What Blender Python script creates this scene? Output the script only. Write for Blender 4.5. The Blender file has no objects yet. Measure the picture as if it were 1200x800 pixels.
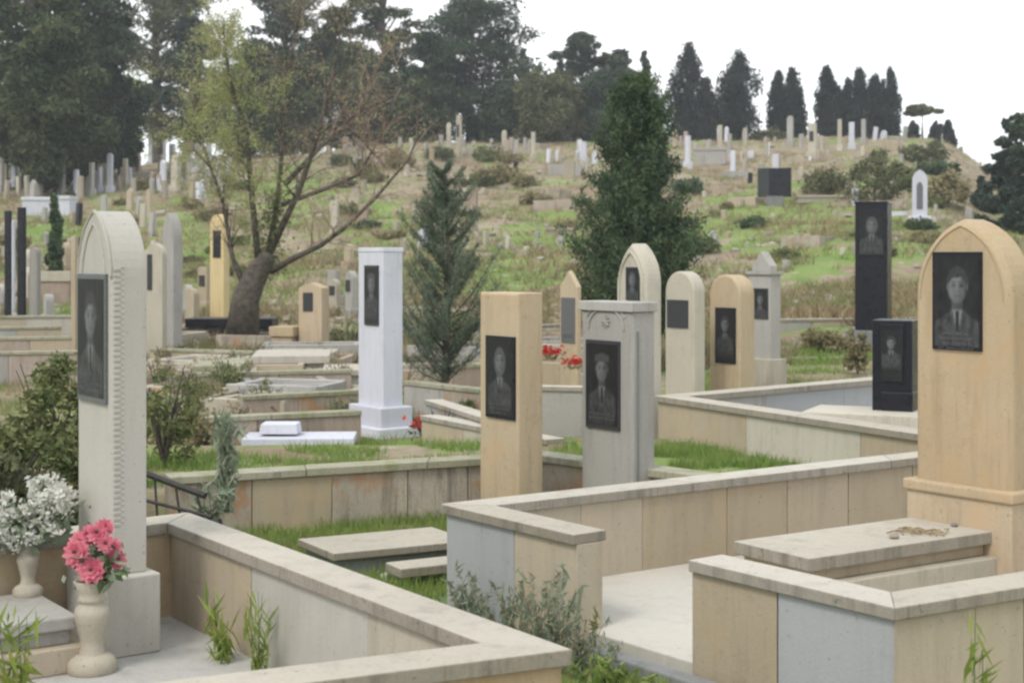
import bpy, math, random
import numpy as np
from mathutils import Vector, Matrix, noise
random.seed(7); rng = np.random.default_rng(7)
F, HC = 1750.0, 1.9            # focal length in photo pixels, eye height in metres
S = bpy.context.scene; COL = S.collection
YAW = math.radians(-53.5)      # the graves face front-left

# ---------------------------------------------------------------- materials
def newmat(name):
    m = bpy.data.materials.new(name); m.use_nodes = True
    nt = m.node_tree; b = nt.nodes['Principled BSDF']
    return m, nt, b
def N(nt, typ, **kw):
    n = nt.nodes.new(typ)
    for k, v in kw.items():
        if k in n.inputs: n.inputs[k].default_value = v
        else: setattr(n, k, v)
    return n
def mixc(nt, fac, a, b, blend='MIX'):
    n = nt.nodes.new('ShaderNodeMix'); n.data_type = 'RGBA'; n.blend_type = blend
    for sock, v in ((n.inputs[0], fac), (n.inputs[6], a), (n.inputs[7], b)):
        if hasattr(v, 'is_linked') or isinstance(v, bpy.types.NodeSocket): nt.links.new(v, sock)
        elif isinstance(v, (int, float)): sock.default_value = v
        else: sock.default_value = (*v, 1)
    return n.outputs[2]
def ramp(nt, src, lo, hi, a=0.0, b=1.0):
    n = N(nt, 'ShaderNodeMapRange'); n.inputs[1].default_value = lo; n.inputs[2].default_value = hi
    n.inputs[3].default_value = a; n.inputs[4].default_value = b; n.clamp = True
    nt.links.new(src, n.inputs[0]); return n.outputs[0]
def objvec(nt):
    tc = N(nt, 'ShaderNodeTexCoord'); oi = N(nt, 'ShaderNodeObjectInfo')
    sc = N(nt, 'ShaderNodeVectorMath', operation='SCALE'); sc.inputs[0].default_value = (37, 19, 53)
    nt.links.new(oi.outputs['Random'], sc.inputs[3])
    ad = N(nt, 'ShaderNodeVectorMath', operation='ADD')
    nt.links.new(tc.outputs['Object'], ad.inputs[0]); nt.links.new(sc.outputs[0], ad.inputs[1])
    return ad.outputs[0]
def noi(nt, vec, scale, detail=4, rough=.6, stretch=None):
    if stretch:
        mp = N(nt, 'ShaderNodeMapping'); mp.inputs['Scale'].default_value = stretch
        nt.links.new(vec, mp.inputs[0]); vec = mp.outputs[0]
    n = N(nt, 'ShaderNodeTexNoise', Scale=scale, Detail=detail, Roughness=rough)
    nt.links.new(vec, n.inputs['Vector']); return n.outputs[0]
def stone(name, base, var, dark, rough=.85, streak=.5, bump=.25, spots=.35, lichen=None):
    m, nt, b = newmat(name); v = objvec(nt)
    c = mixc(nt, ramp(nt, noi(nt, v, 2.2, 5), .35, .65), base, var)
    c = mixc(nt, ramp(nt, noi(nt, v, 70, 3, .7), .35, .75, 0, spots), c, dark)
    c = mixc(nt, ramp(nt, noi(nt, v, 3.0, 5, .65, (3.2, 3.2, .35)), .50, .70, 0, streak), c, dark)
    c = mixc(nt, ramp(nt, noi(nt, v, 9.0, 4, .6, (4, 4, .3)), .60, .70, 0, streak * .7), c, dark)
    c = mixc(nt, ramp(nt, noi(nt, v, 1.1, 4, .6), .45, .65, 0, .35), c, tuple(min(.8, q * 1.18) for q in base))
    c = mixc(nt, ramp(nt, noi(nt, v, 38, 2, .5), .68, .72, 0, .5), c, tuple(q * .8 for q in dark))
    c = mixc(nt, ramp(nt, noi(nt, v, 7, 6, .75), .58, .7, 0, streak * .8), c, dark)
    if lichen: c = mixc(nt, ramp(nt, noi(nt, v, 3.3, 6, .7, (1, 1, .7)), .52, .64, 0, .68), c, lichen)
    oi = N(nt, 'ShaderNodeObjectInfo'); hv = N(nt, 'ShaderNodeHueSaturation'); nt.links.new(c, hv.inputs['Color'])
    nt.links.new(ramp(nt, oi.outputs['Random'], 0, 1, .90, 1.08), hv.inputs['Value']); nt.links.new(ramp(nt, oi.outputs['Random'], 0, 1, 1.12, .88), hv.inputs['Saturation']); c = hv.outputs[0]
    nt.links.new(c, b.inputs['Base Color']); b.inputs['Roughness'].default_value = rough
    b.inputs['Specular IOR Level'].default_value = .25
    bp = N(nt, 'ShaderNodeBump', Strength=bump, Distance=.01)
    h = N(nt, 'ShaderNodeMath', operation='ADD')
    nt.links.new(noi(nt, v, 90, 4, .7), h.inputs[0]); nt.links.new(noi(nt, v, 14, 4, .6), h.inputs[1])
    nt.links.new(h.outputs[0], bp.inputs['Height']); nt.links.new(bp.outputs[0], b.inputs['Normal'])
    return m
def plain(name, col, rough=.7, var=.3, scale=30):
    m, nt, b = newmat(name); v = objvec(nt)
    c = mixc(nt, ramp(nt, noi(nt, v, scale, 3), .3, .7, 0, 1), tuple(x * (1 - var) for x in col), tuple(min(1, x * (1 + var)) for x in col))
    nt.links.new(c, b.inputs['Base Color']); b.inputs['Roughness'].default_value = rough
    b.inputs['Specular IOR Level'].default_value = .3
    return m
def leafmat(name, c1, c2, c3=None, scale=1.2, trans=.25):
    m, nt, b = newmat(name); v = objvec(nt)
    c = mixc(nt, ramp(nt, noi(nt, v, scale, 3), .38, .62), c1, c2)
    if c3: c = mixc(nt, ramp(nt, noi(nt, v, scale * 4, 3), .55, .7, 0, .8), c, c3)
    b.inputs['Roughness'].default_value = .75; b.inputs['Specular IOR Level'].default_value = .2
    nt.links.new(c, b.inputs['Base Color'])
    t = N(nt, 'ShaderNodeBsdfTranslucent'); nt.links.new(c, t.inputs[0])
    mx = N(nt, 'ShaderNodeMixShader'); mx.inputs[0].default_value = trans
    nt.links.new(b.outputs[0], mx.inputs[1]); nt.links.new(t.outputs[0], mx.inputs[2])
    nt.links.new(mx.outputs[0], nt.nodes['Material Output'].inputs[0])
    return m

M = {}
M['gold'] = stone('gold_limestone', (.475, .375, .255), (.43, .33, .215), (.27, .19, .115), streak=.42, spots=.22, lichen=(.48, .33, .19))
M['yellow'] = stone('yellow_limestone', (.62, .48, .24), (.55, .42, .20), (.34, .24, .11), streak=.3, spots=.15)
M['tan'] = stone('tan_limestone', (.43, .36, .265), (.385, .315, .23), (.25, .2, .14), streak=.4, spots=.22, lichen=(.43, .34, .22))
M['pale'] = stone('pale_limestone', (.50, .45, .37), (.42, .38, .31), (.24, .21, .17), streak=.4, spots=.25)
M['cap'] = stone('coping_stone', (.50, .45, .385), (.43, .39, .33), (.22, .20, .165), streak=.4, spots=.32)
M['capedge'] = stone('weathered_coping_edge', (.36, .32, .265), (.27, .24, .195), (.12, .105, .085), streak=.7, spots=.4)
M['cool'] = stone('blue_grey_render', (.37, .37, .375), (.33, .33, .34), (.24, .235, .22), streak=.3, spots=.18)
M['grey'] = stone('grey_limestone', (.40, .38, .35), (.33, .31, .29), (.17, .16, .15), streak=.4, spots=.3)
M['monu'] = stone('cream_grey_monument', (.445, .415, .365), (.385, .36, .32), (.25, .23, .2), streak=.22, spots=.2)
M['white'] = stone('white_painted_stone', (.60, .60, .665), (.55, .55, .61), (.34, .33, .33), streak=.32, spots=.15)
M['mossy'] = stone('mossy_stained_wall', (.48, .42, .34), (.29, .25, .2), (.12, .105, .08), streak=.8, spots=.4, lichen=(.40, .20, .09))
M['oldcap'] = stone('old_mossy_coping', (.38, .35, .27), (.30, .29, .2), (.12, .12, .07), streak=.6, spots=.4, lichen=(.20, .22, .09))
M['floor'] = stone('pale_concrete_floor', (.52, .48, .42), (.44, .41, .365), (.33, .30, .26), streak=.3, spots=.3)
M['floorg'] = stone('grey_concrete_floor', (.42, .40, .37), (.36, .345, .32), (.2, .19, .17), streak=.4, spots=.35)
M['curb'] = stone('dark_concrete_curb', (.24, .24, .24), (.19, .19, .185), (.1, .1, .09), streak=.5, spots=.4)
M['pink'] = stone('pinkish_stone', (.42, .35, .30), (.33, .255, .2), (.16, .13, .10), streak=.6, spots=.3)
M['rubble'] = stone('bleached_rubble', (.40, .355, .29), (.32, .28, .22), (.2, .18, .15), streak=.4, spots=.4)
def granite(name, col, rough):
    m, nt, b = newmat(name); v = objvec(nt)
    c = mixc(nt, ramp(nt, noi(nt, v, 250, 2), .45, .7), col, tuple(x * 2.0 + .006 for x in col))
    nt.links.new(c, b.inputs['Base Color']); b.inputs['Specular IOR Level'].default_value = .2
    nt.links.new(ramp(nt, noi(nt, v, 6, 4), .3, .7, rough * .75, rough * 1.3), b.inputs['Roughness'])
    return m
M['black'] = granite('black_granite', (.012, .012, .016), .3)
M['dgran'] = granite('dark_grey_granite', (.035, .036, .038), .4)
M['mgran'] = granite('mid_grey_granite', (.10, .103, .105), .42)
m, nt, b = newmat('engraving'); a = N(nt, 'ShaderNodeAttribute', attribute_name='ink')
nt.links.new(a.outputs['Color'], b.inputs['Base Color']); b.inputs['Roughness'].default_value = .5
b.inputs['Specular IOR Level'].default_value = .3; M['ink'] = m
M['letter'] = plain('grey_letters', (.12, .12, .12), .6, .3, 60)
M['metal'] = plain('rusty_black_metal', (.03, .027, .025), .6, .4, 20)
M['bark'] = plain('dark_bark', (.11, .092, .075), .95, .45, 9)
m = M['bark']; nt = m.node_tree; b = nt.nodes['Principled BSDF']; bp = N(nt, 'ShaderNodeBump', Strength=.9, Distance=.06)
nt.links.new(noi(nt, objvec(nt), 7, 6, .7, (2.5, 2.5, .5)), bp.inputs['Height']); nt.links.new(bp.outputs[0], b.inputs['Normal'])
M['twig'] = plain('reddish_twigs', (.27, .19, .145), .9, .3, 6)
M['stem'] = plain('green_stem', (.09, .14, .05), .7, .3, 10)
M['drystem'] = plain('dry_stem', (.28, .21, .12), .9, .3, 10)
M['willow'] = leafmat('willow_leaves', (.34, .38, .15), (.40, .38, .20), (.24, .33, .10), .8, .35)
M['pine'] = leafmat('pine_needles', (.03, .05, .022), (.105, .125, .055), (.018, .028, .014), .4, .12)
M['bluepine'] = leafmat('blue_green_needles', (.026, .046, .032), (.08, .105, .065), (.014, .024, .018), .45, .12)
M['cyp'] = leafmat('cypress_foliage', (.018, .024, .026), (.030, .038, .036), None, .6, .08)
M['conif'] = leafmat('near_conifer', (.045, .078, .042), (.09, .13, .06), (.15, .19, .09), 1.6, .15)
M['young'] = leafmat('young_conifer', (.10, .135, .095), (.15, .185, .125), (.22, .25, .16), 4, .2)
M['olive'] = leafmat('olive_foliage', (.10, .11, .05), (.16, .16, .085), (.06, .075, .035), .7, .2)
M['bush'] = leafmat('bush_leaves', (.11, .14, .055), (.19, .20, .085), (.26, .24, .10), 4, .25)
M['glauc'] = leafmat('glaucous_leaves', (.20, .245, .17), (.28, .30, .22), (.13, .17, .10), 6, .25)
M['blade'] = leafmat('grass_blades', (.17, .27, .06), (.24, .31, .09), (.29, .28, .12), 2.2, .35)
M['lush'] = leafmat('lush_grass', (.18, .27, .06), (.25, .31, .09), (.30, .28, .13), 5, .35)
M['dry'] = leafmat('dry_grass', (.30, .25, .14), (.22, .20, .10), (.14, .17, .06), .5, .25)
M['yel'] = leafmat('yellow_green_weed', (.28, .33, .07), (.20, .27, .06), None, 8, .35)
M['pinkpet'] = leafmat('pink_petals', (.60, .12, .18), (.72, .26, .31), (.45, .05, .10), 30, .3)
M['palepink'] = leafmat('pale_pink_petals', (.74, .28, .32), (.7, .2, .25), None, 25, .3)
M['redpet'] = leafmat('red_petals', (.50, .035, .03), (.58, .08, .06), None, 25, .2)
M['whitepet'] = leafmat('white_petals', (.74, .73, .68), (.66, .65, .58), (.42, .41, .34), 22, .3)
M['centre'] = plain('flower_centre', (.06, .03, .03), .8)

# ---------------------------------------------------------------- mesh helpers
class MB:
    def __init__(s): s.v = []; s.f = []; s.mi = []; s.cur = 0
    def add(s, vs, fs):
        o = len(s.v); s.v += [tuple(p) for p in vs]
        s.f += [tuple(i + o for i in f) for f in fs]; s.mi += [s.cur] * len(fs); return s
    def box(s, c, d, rz=0, taper=1.0):
        x, y, z = (q / 2 for q in d); R = Matrix.Rotation(rz, 3, 'Z'); vs = []
        for k, sz in ((1, -1), (taper, 1)):
            for sx, sy in ((-1, -1), (1, -1), (1, 1), (-1, 1)):
                vs.append(R @ Vector((sx * x * k, sy * y * k, sz * z)) + Vector(c))
        return s.add(vs, [(3, 2, 1, 0), (4, 5, 6, 7), (0, 1, 5, 4), (1, 2, 6, 5), (2, 3, 7, 6), (3, 0, 4, 7)])
    def slab(s, quad, z0, z1):           # polygon in plan (CCW), extruded
        n = len(quad)
        a = sum(quad[i][0] * quad[(i + 1) % n][1] - quad[(i + 1) % n][0] * quad[i][1] for i in range(n))
        if a < 0: quad = quad[::-1]
        return s.add([(x, y, z0) for x, y in quad] + [(x, y, z1) for x, y in quad],
                     [tuple(range(n))[::-1], tuple(range(n, 2 * n))] + [(i, (i + 1) % n, n + (i + 1) % n, n + i) for i in range(n)])
    def loft(s, rings, close=True):      # rings of equal vertex count
        n = len(rings[0]); vs = [p for r in rings for p in r]; fs = []
        for k in range(len(rings) - 1):
            for i in range(n):
                j = (i + 1) % n; fs.append((k * n + i, k * n + j, (k + 1) * n + j, (k + 1) * n + i))
        if close: fs += [tuple(range(n))[::-1], tuple(range((len(rings) - 1) * n, len(rings) * n))]
        return s.add(vs, fs)
    def tube(s, pts, rad, n=6):
        pts = [Vector(p) for p in pts]; rings = []; D_ = (pts[-1] - pts[0]).normalized() if (pts[-1] - pts[0]).length > 1e-6 else Vector((0, 0, 1))
        ref = Vector((.31, .11, .94)) if abs(D_.z) < .7 else Vector((1, .1, 0))
        for i, p in enumerate(pts):
            d = (pts[min(i + 1, len(pts) - 1)] - pts[max(i - 1, 0)]).normalized()
            a = d.cross(ref).normalized(); b_ = d.cross(a)
            r = rad[i] if hasattr(rad, '__len__') else rad
            rings.append([p + (a * math.cos(2 * math.pi * k / n) + b_ * math.sin(2 * math.pi * k / n)) * r for k in range(n)])
        return s.loft(rings)
    def lathe(s, prof, c=(0, 0, 0), n=24):
        return s.loft([[(c[0] + r * math.cos(2 * math.pi * k / n), c[1] + r * math.sin(2 * math.pi * k / n), c[2] + z) for k in range(n)] for r, z in prof])
    def prism(s, prof, y0, y1, chamfer=0, y2c=0):   # profile in x,z
        cx = sum(p[0] for p in prof) / len(prof); zt = max(p[1] for p in prof); zb = min(p[1] for p in prof)
        w = max(p[0] for p in prof) - min(p[0] for p in prof)
        def sh(k): return [(cx + (p[0] - cx) * (1 - 2 * k / w), zb + (p[1] - zb) * (1 - k / (zt - zb))) for p in prof]
        rings = []
        if chamfer: rings = [[(x, y0, z) for x, z in sh(chamfer)], [(x, y0 + chamfer, z) for x, z in prof]]
        else: rings = [[(x, y0, z) for x, z in prof]]
        rings.append([(x, y1, z) for x, z in prof])
        return s.loft([r[::-1] for r in rings])
    def build(s, name, mat, parent=None, loc=None, bevel=0, smooth=False, seg=2):
        me = bpy.data.meshes.new(name); me.from_pydata(s.v, [], s.f)
        mats = mat if isinstance(mat, (list, tuple)) else [mat]
        for q in mats: me.materials.append(M[q] if isinstance(q, str) else q)
        if len(mats) > 1: me.polygons.foreach_set('material_index', s.mi)
        if smooth: me.polygons.foreach_set('use_smooth', [True] * len(s.f))
        return finish(name, me, parent, loc, bevel, seg)
def finish(name, me, parent=None, loc=None, bevel=0, seg=2):
    me.update(); o = bpy.data.objects.new(name, me); COL.objects.link(o)
    if parent: o.parent = parent
    if loc is not None: o.location = loc
    if bevel:
        bm = o.modifiers.new('Bevel', 'BEVEL'); bm.width = bevel; bm.segments = seg; bm.limit_method = 'ANGLE'
        bm.angle_limit = math.radians(40); bm.harden_normals = False
    return o
def tag(o, label=None, cat=None, group=None, kind=None):
    if label: o['label'] = label
    if cat: o['category'] = cat
    if group: o['group'] = group
    if kind: o['kind'] = kind
    return o
def root(name, loc, rz, label, cat, group=None):
    o = bpy.data.objects.new(name, None); COL.objects.link(o); o.empty_display_size = .1
    o.location = loc; o.rotation_euler = (0, 0, rz); return tag(o, label, cat, group)
def quads(name, C, U, V, mat, parent=None, loc=None, tri=False):   # numpy leaf cards: centre, half axes
    n = len(C)
    if tri: P = np.stack([C - U, C + U, C + V], 1); k = 3
    else: P = np.stack([C - U - V * .35, C - V, C + U * 1.0, C + V], 1) if False else np.stack([C - U, C - V, C + U, C + V], 1); k = 4
    me = bpy.data.meshes.new(name); me.vertices.add(n * k); me.vertices.foreach_set('co', P.astype(np.float32).ravel())
    me.loops.add(n * k); me.loops.foreach_set('vertex_index', np.arange(n * k, dtype=np.int32))
    me.polygons.add(n); me.polygons.foreach_set('loop_start', np.arange(0, n * k, k, dtype=np.int32))
    me.polygons.foreach_set('loop_total', np.full(n, k, dtype=np.int32))
    me.materials.append(M[mat]); me.validate()
    return finish(name, me, parent, loc)
def rdir(n):
    d = rng.normal(size=(n, 3)); return d / np.linalg.norm(d, axis=1)[:, None]
def cards(name, C, size, asp, mat, parent=None, loc=None, up=0.0, tri=False):
    n = len(C); U = rdir(n); U[:, 2] += up; U /= np.linalg.norm(U, axis=1)[:, None]
    W = np.cross(U, rdir(n)); W /= np.linalg.norm(W, axis=1)[:, None] + 1e-9
    s = (size * rng.uniform(.6, 1.4, n))[:, None]
    return quads(name, C, U * s if not tri else W * s * asp, W * s * asp if not tri else U * s, mat, parent, loc, tri)

# ---------------------------------------------------------------- terrain
def sm(a, b, x):
    t = min(1, max(0, (x - a) / (b - a))); return t * t * (3 - 2 * t)
def interp(x, xs, ys): return float(np.interp(x, xs, ys))
YS = [0, 26, 32, 40, 50, 65, 85, 105, 120, 150, 220, 400]
ZC = [-.1, -.1, 0.05, .75, 1.95, 3.9, 6.7, 9.8, 10.7, 9.6, 5, -1]
ZL = [-.1, -.1, 0.0, .6, 1.5, 3.2, 5.7, 8.0, 9.0, 9.4, 5, -1]
ZR = [-.1, .0, .5, 1.15, 2.3, 4.3, 6.9, 10., 11.0, 9.8, 5, -1]
ZX = [-.1, .0, .4, .9, 1.6, 2.8, 4.2, 5.4, 5.6, 4.6, 2, -1]
def hermite(y, tab):
    i = max(0, min(len(YS) - 2, int(np.searchsorted(YS, y) - 1))); t = min(1, max(0, (y - YS[i]) / (YS[i + 1] - YS[i])))
    return tab[i] + (tab[i + 1] - tab[i]) * (t * .5 + .5 * t * t * (3 - 2 * t))
def terr(x, y):
    if y < 24:
        z = -.1 + .012 * noise.noise(Vector((x * 1.3, y * 1.3, 0)))
        if 9 < y < 15.4 and -5 < x < 4:
            yw = max(11.95 + (x - .27) * .452 if x < .27 else 11.87 - (x - .235) * .9, 8.45 + .687 * (x + .405) + .05)
            k = sm(yw + .02, yw + .22, y) * (1 - sm(13.7, 14.1, y) * (1 - sm(.5, .9, x))) * (1 - sm(0, .18, x - 1.47 - (14.9 - y) * .549)) * (1 - sm(14.7, 15.3, y)) * sm(-5, -4, x)
            z += (.27 if x < .6 else .2) * k
        return z
    p = 600 + F * x / y
    a, b, c, d = (hermite(y, t) for t in (ZL, ZC, ZR, ZX))
    z = interp(p, [150, 480, 800, 950, 1105, 1150, 1210, 1500], [a, b, b, c, c, c * .6 + d * .4, c * .15 + d * .85, d])
    k = min(1, (y - 24) / 40)
    z += k * (.55 * noise.noise(Vector((x * .09, y * .09, 3))) + .28 * noise.noise(Vector((x * .3, y * .3, 9))) + .1 * noise.noise(Vector((x * .9, y * .9, 1))))
    return z
def P(px, py, z):                    # point at height z seen at that spot of the photo
    y = F * (HC - z) / (py - 300); return Vector(((px - 600) * y / F, y, z))
def AT(px, y): x = (px - 600) * y / F; return Vector((x, y, terr(x, y)))
def hit(px, py):
    y = 14.0
    while y < 128:
        x = (px - 600) * y / F
        if HC - (py - 300) * y / F <= terr(x, y): return Vector((x, y, terr(x, y)))
        y += .25 + y * .004
    x = (px - 600) * 119 / F; return Vector((x, 119, terr(x, 119)))

def build_ground():
    xs = np.sinh(np.linspace(-6.2, 6.2, 300)) * 4.2
    ys = np.concatenate([np.linspace(-60, 0, 20)[:-1], np.linspace(0, 9, 12)[:-1], np.linspace(9, 15.5, 66)[:-1], np.linspace(15.5, 24, 16)[:-1], np.linspace(24, 140, 230), np.geomspace(145, 1500, 30)])
    vs = [(x, y, terr(x, y)) for y in ys for x in xs]; nx = len(xs)
    fs = [(j * nx + i, j * nx + i + 1, (j + 1) * nx + i + 1, (j + 1) * nx + i) for j in range(len(ys) - 1) for i in range(nx - 1)]
    me = bpy.data.meshes.new('ground'); me.from_pydata(vs, [], fs)
    at = me.attributes.new('green', 'FLOAT', 'POINT')
    spots = [(640, 300, 70, 35, 1), (560, 330, 80, 25, .6), (880, 255, 60, 22, 1.1), (930, 300, 60, 30, .9), (1000, 270, 60, 25, .6), (450, 255, 60, 25, .7), (220, 300, 40, 50, 1),
             (60, 275, 60, 25, .9), (330, 230, 60, 30, .6), (1080, 290, 50, 25, .6), (650, 255, 40, 12, .5), (850, 270, 50, 14, .8), (980, 215, 60, 14, .4), (1040, 200, 50, 15, .4),
             (520, 240, 50, 30, -.5), (540, 205, 60, 12, -.6), (960, 330, 40, 25, -.3), (830, 215, 50, 12, -.5), (930, 195, 100, 14, -.4), (1130, 210, 30, 25, -.6), (945, 390, 60, 20, .3)]
    g = []
    for x, y, z in vs:
        if y < 6: g.append(.5); continue
        p = 600 + F * x / y; q = 300 + F * (HC - z) / y
        g.append(.24 + sum(a * math.exp(-((p - cx) / sx) ** 2 - ((q - cy) / sy) ** 2) for cx, cy, sx, sy, a in spots) if y > 22 else (.75 if y < 10 else .45))
    at.data.foreach_set('value', g)
    me.polygons.foreach_set('use_smooth', [True] * len(fs))
    m, nt, b = newmat('ground_soil_and_turf'); tc = N(nt, 'ShaderNodeTexCoord'); v = tc.outputs['Object']
    at_ = N(nt, 'ShaderNodeAttribute', attribute_name='green')
    soil = mixc(nt, ramp(nt, noi(nt, v, .35, 6), .4, .62), (.245, .18, .125), (.33, .275, .20))
    soil = mixc(nt, ramp(nt, noi(nt, v, 3.5, 5, .7), .5, .66, 0, .8), soil, (.14, .115, .08))
    grs = mixc(nt, ramp(nt, noi(nt, v, .5, 5), .4, .6), (.16, .23, .065), (.225, .27, .095))
    grs = mixc(nt, ramp(nt, noi(nt, v, 5, 4, .7), .5, .7, 0, .6), grs, (.10, .15, .04))
    ad = N(nt, 'ShaderNodeMath', operation='ADD'); nt.links.new(at_.outputs['Fac'], ad.inputs[0])
    nt.links.new(ramp(nt, noi(nt, v, .45, 8, .72), .36, .64, -.75, .7), ad.inputs[1])
    c = mixc(nt, ramp(nt, ad.outputs[0], .3, .65), soil, grs)
    c = mixc(nt, ramp(nt, noi(nt, v, 1.6, 3, .6), .62, .68, 0, .75), c, (.36, .33, .27))   # bare stony spots
    nt.links.new(c, b.inputs['Base Color']); b.inputs['Roughness'].default_value = .95; b.inputs['Specular IOR Level'].default_value = .1
    bp = N(nt, 'ShaderNodeBump', Strength=.6, Distance=.08); nt.links.new(noi(nt, v, 6, 6, .7), bp.inputs['Height']); nt.links.new(bp.outputs[0], b.inputs['Normal'])
    me.materials.append(m)
    tag(finish('ground', me), kind='structure')
build_ground()

# ---------------------------------------------------------------- grass
def blades(name, pos, h, w, mat, label, lean=.35):
    n = len(pos); C = np.array(pos, dtype=float); hh = h * rng.uniform(.5, 1.35, n)
    az = rng.uniform(0, 2 * np.pi, n); U = np.stack([np.cos(az), np.sin(az), np.zeros(n)], 1) * w
    V = np.stack([rng.normal(0, lean, n), rng.normal(0, lean, n), np.ones(n)], 1) * hh[:, None]
    return tag(quads(name, C, U, V, mat, tri=True), label, 'grass', kind='stuff')
def inpoly(x, y, poly):
    c = False; j = len(poly) - 1
    for i in range(len(poly)):
        (x1, y1), (x2, y2) = poly[i], poly[j]
        if (y1 > y) != (y2 > y) and x < (x2 - x1) * (y - y1) / (y2 - y1) + x1: c = not c
        j = i
    return c
def scatter(poly, n, z=None, patch=0.0, sc=1.5):
    xs = [p[0] for p in poly]; ys = [p[1] for p in poly]; out = []
    k = 0
    while len(out) < n and k < n * 20:
        k += 1; x = random.uniform(min(xs), max(xs)); y = random.uniform(min(ys), max(ys))
        if inpoly(x, y, poly) and noise.noise(Vector((x * sc, y * sc, 5))) > patch - .45: out.append((x, y, terr(x, y) if z is None else z))
    return out

# ---------------------------------------------------------------- walls and enclosures
def off2(pts, d):                      # offset an open polyline sideways (left +), mitred
    out = []
    for i, p in enumerate(pts):
        p = Vector(p); ds = []
        if i > 0: ds.append((p - Vector(pts[i - 1])).normalized())
        if i < len(pts) - 1: ds.append((Vector(pts[i + 1]) - p).normalized())
        n = Vector((0, 0))
        for q in ds: n += Vector((-q.y, q.x))
        n.normalize(); k = 1 / max(.3, n.dot(Vector((-ds[0].y, ds[0].x))))
        out.append(p + n * d * k)
    return out
def wall(parent, org, pts, t, z0, z1, capt, over, mats, capmat, pl=.9, cl=.95, capends=True, core='curb', bev=.006):
    """outer edge polyline pts (plan); wall body lies to its left; blocks between joints, coping blocks on top"""
    A = off2(pts, over); B = off2(pts, over + t); CA = off2(pts, 0); CB = off2(pts, t + 2 * over)
    def run(a, b, L, za, zb, name, mm, gap, bevel):
        for i in range(len(pts) - 1):
            ln = (b[i + 1] - b[i]).length; n = max(1, round(ln / L)); cuts = [0] + [(k + random.uniform(-.12, .12)) / n for k in range(1, n)] + [1]
            for k in range(n):
                s0 = cuts[k] + (gap / ln if k else 0); s1 = cuts[k + 1] - (gap / ln if k < n - 1 else 0)
                q = [a[i].lerp(a[i + 1], s0), a[i].lerp(a[i + 1], s1), b[i].lerp(b[i + 1], s1), b[i].lerp(b[i + 1], s0)]
                dz = random.uniform(-.002, .002)
                mb = MB().slab([(p.x - org[0], p.y - org[1]) for p in q], za, zb + (dz if name == 'coping_stone' else 0)); mt_ = mm(i, k)
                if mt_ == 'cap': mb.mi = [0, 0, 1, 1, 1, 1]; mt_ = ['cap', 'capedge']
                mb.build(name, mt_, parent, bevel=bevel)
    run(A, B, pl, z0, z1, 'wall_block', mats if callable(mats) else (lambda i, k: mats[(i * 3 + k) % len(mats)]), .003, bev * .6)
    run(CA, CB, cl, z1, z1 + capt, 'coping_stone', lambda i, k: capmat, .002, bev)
def floor_(parent, org, poly, z0, z1, mat):
    MB().slab([(p[0] - org[0], p[1] - org[1]) for p in poly], z0, z1).build('floor_slab', mat, parent, bevel=.008)

# E1: near left enclosure (parapet top z = .5)
ftop = .5
c1 = Vector((.216, 5.326)); b1 = Vector((-1.765, 8.17)); bl = Vector((-3.4, 6.83)); fl = Vector((-2.2, 4.19))
e1 = root('grave_enclosure', (-1.7, 6.3, 0), 0, 'low stone parapet of the near left grave, pink flowers in a vase inside', 'grave enclosure')
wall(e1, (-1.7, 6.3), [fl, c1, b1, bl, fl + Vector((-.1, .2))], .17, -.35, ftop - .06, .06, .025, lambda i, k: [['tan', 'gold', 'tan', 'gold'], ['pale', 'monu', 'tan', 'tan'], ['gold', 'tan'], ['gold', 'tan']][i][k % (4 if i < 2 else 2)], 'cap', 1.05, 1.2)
floor_(e1, (-1.7, 6.3), [(-2.1, 4.45), (.0, 5.42), (-1.8, 7.95), (-3.25, 6.8)], -.3, 0, 'floorg')

# E2: near right enclosure, with an opening in its left side
L2 = Vector((-.405, 8.45)); G1 = Vector((.308, 7.515)); G2 = Vector((.813, 6.89)); F2 = Vector((1.525, 5.95)); R2 = Vector((4.6, 7.77)); K2 = Vector((3.9, 11.4))
org2 = (2.2, 8.5)
e2 = root('grave_enclosure', (2.2, 8.5, 0), 0, 'tan stone parapet with an entrance gap round the large arched golden headstone at right', 'grave enclosure')
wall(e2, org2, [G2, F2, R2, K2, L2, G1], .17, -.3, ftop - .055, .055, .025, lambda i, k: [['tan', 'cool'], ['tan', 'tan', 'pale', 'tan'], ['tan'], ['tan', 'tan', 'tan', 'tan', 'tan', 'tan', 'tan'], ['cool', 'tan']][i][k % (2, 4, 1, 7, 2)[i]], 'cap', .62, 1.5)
floor_(e2, org2, [(-.15, 8.38), (.36, 7.62), (.86, 6.98), (1.6, 6.15), (4.4, 7.8), (3.8, 11.2)], -.28, 0, 'floor')
# dark curb below the gap
uB = (F2 - L2).normalized(); nB = Vector((uB.y, -uB.x))
q0 = G1 - uB * .15; q1 = F2 - uB * .02
MB().slab([((p.x) - org2[0], (p.y) - org2[1]) for p in (q0 - nB * -.0, q1, q1 + nB * .10, q0 + nB * .10)], -.35, -.012).build('curb', 'curb', e2, bevel=.012)

# E3: old mossy enclosure round the golden and grey headstones
e3p = [Vector((.235, 11.8)).lerp(Vector((1.9, 10.3)), 1.0), Vector((.27, 11.95)), Vector((-2.5, 10.72))]
e3 = root('grave_enclosure', (-.5, 11, -.1), 0, 'old low stained wall with mossy coping behind the golden and grey headstones', 'grave enclosure')
wall(e3, (-.5, 11), e3p, .17, -.3, .39, .055, .03, ['mossy', 'mossy', 'tan', 'mossy'], 'oldcap', .62, .9)

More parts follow.
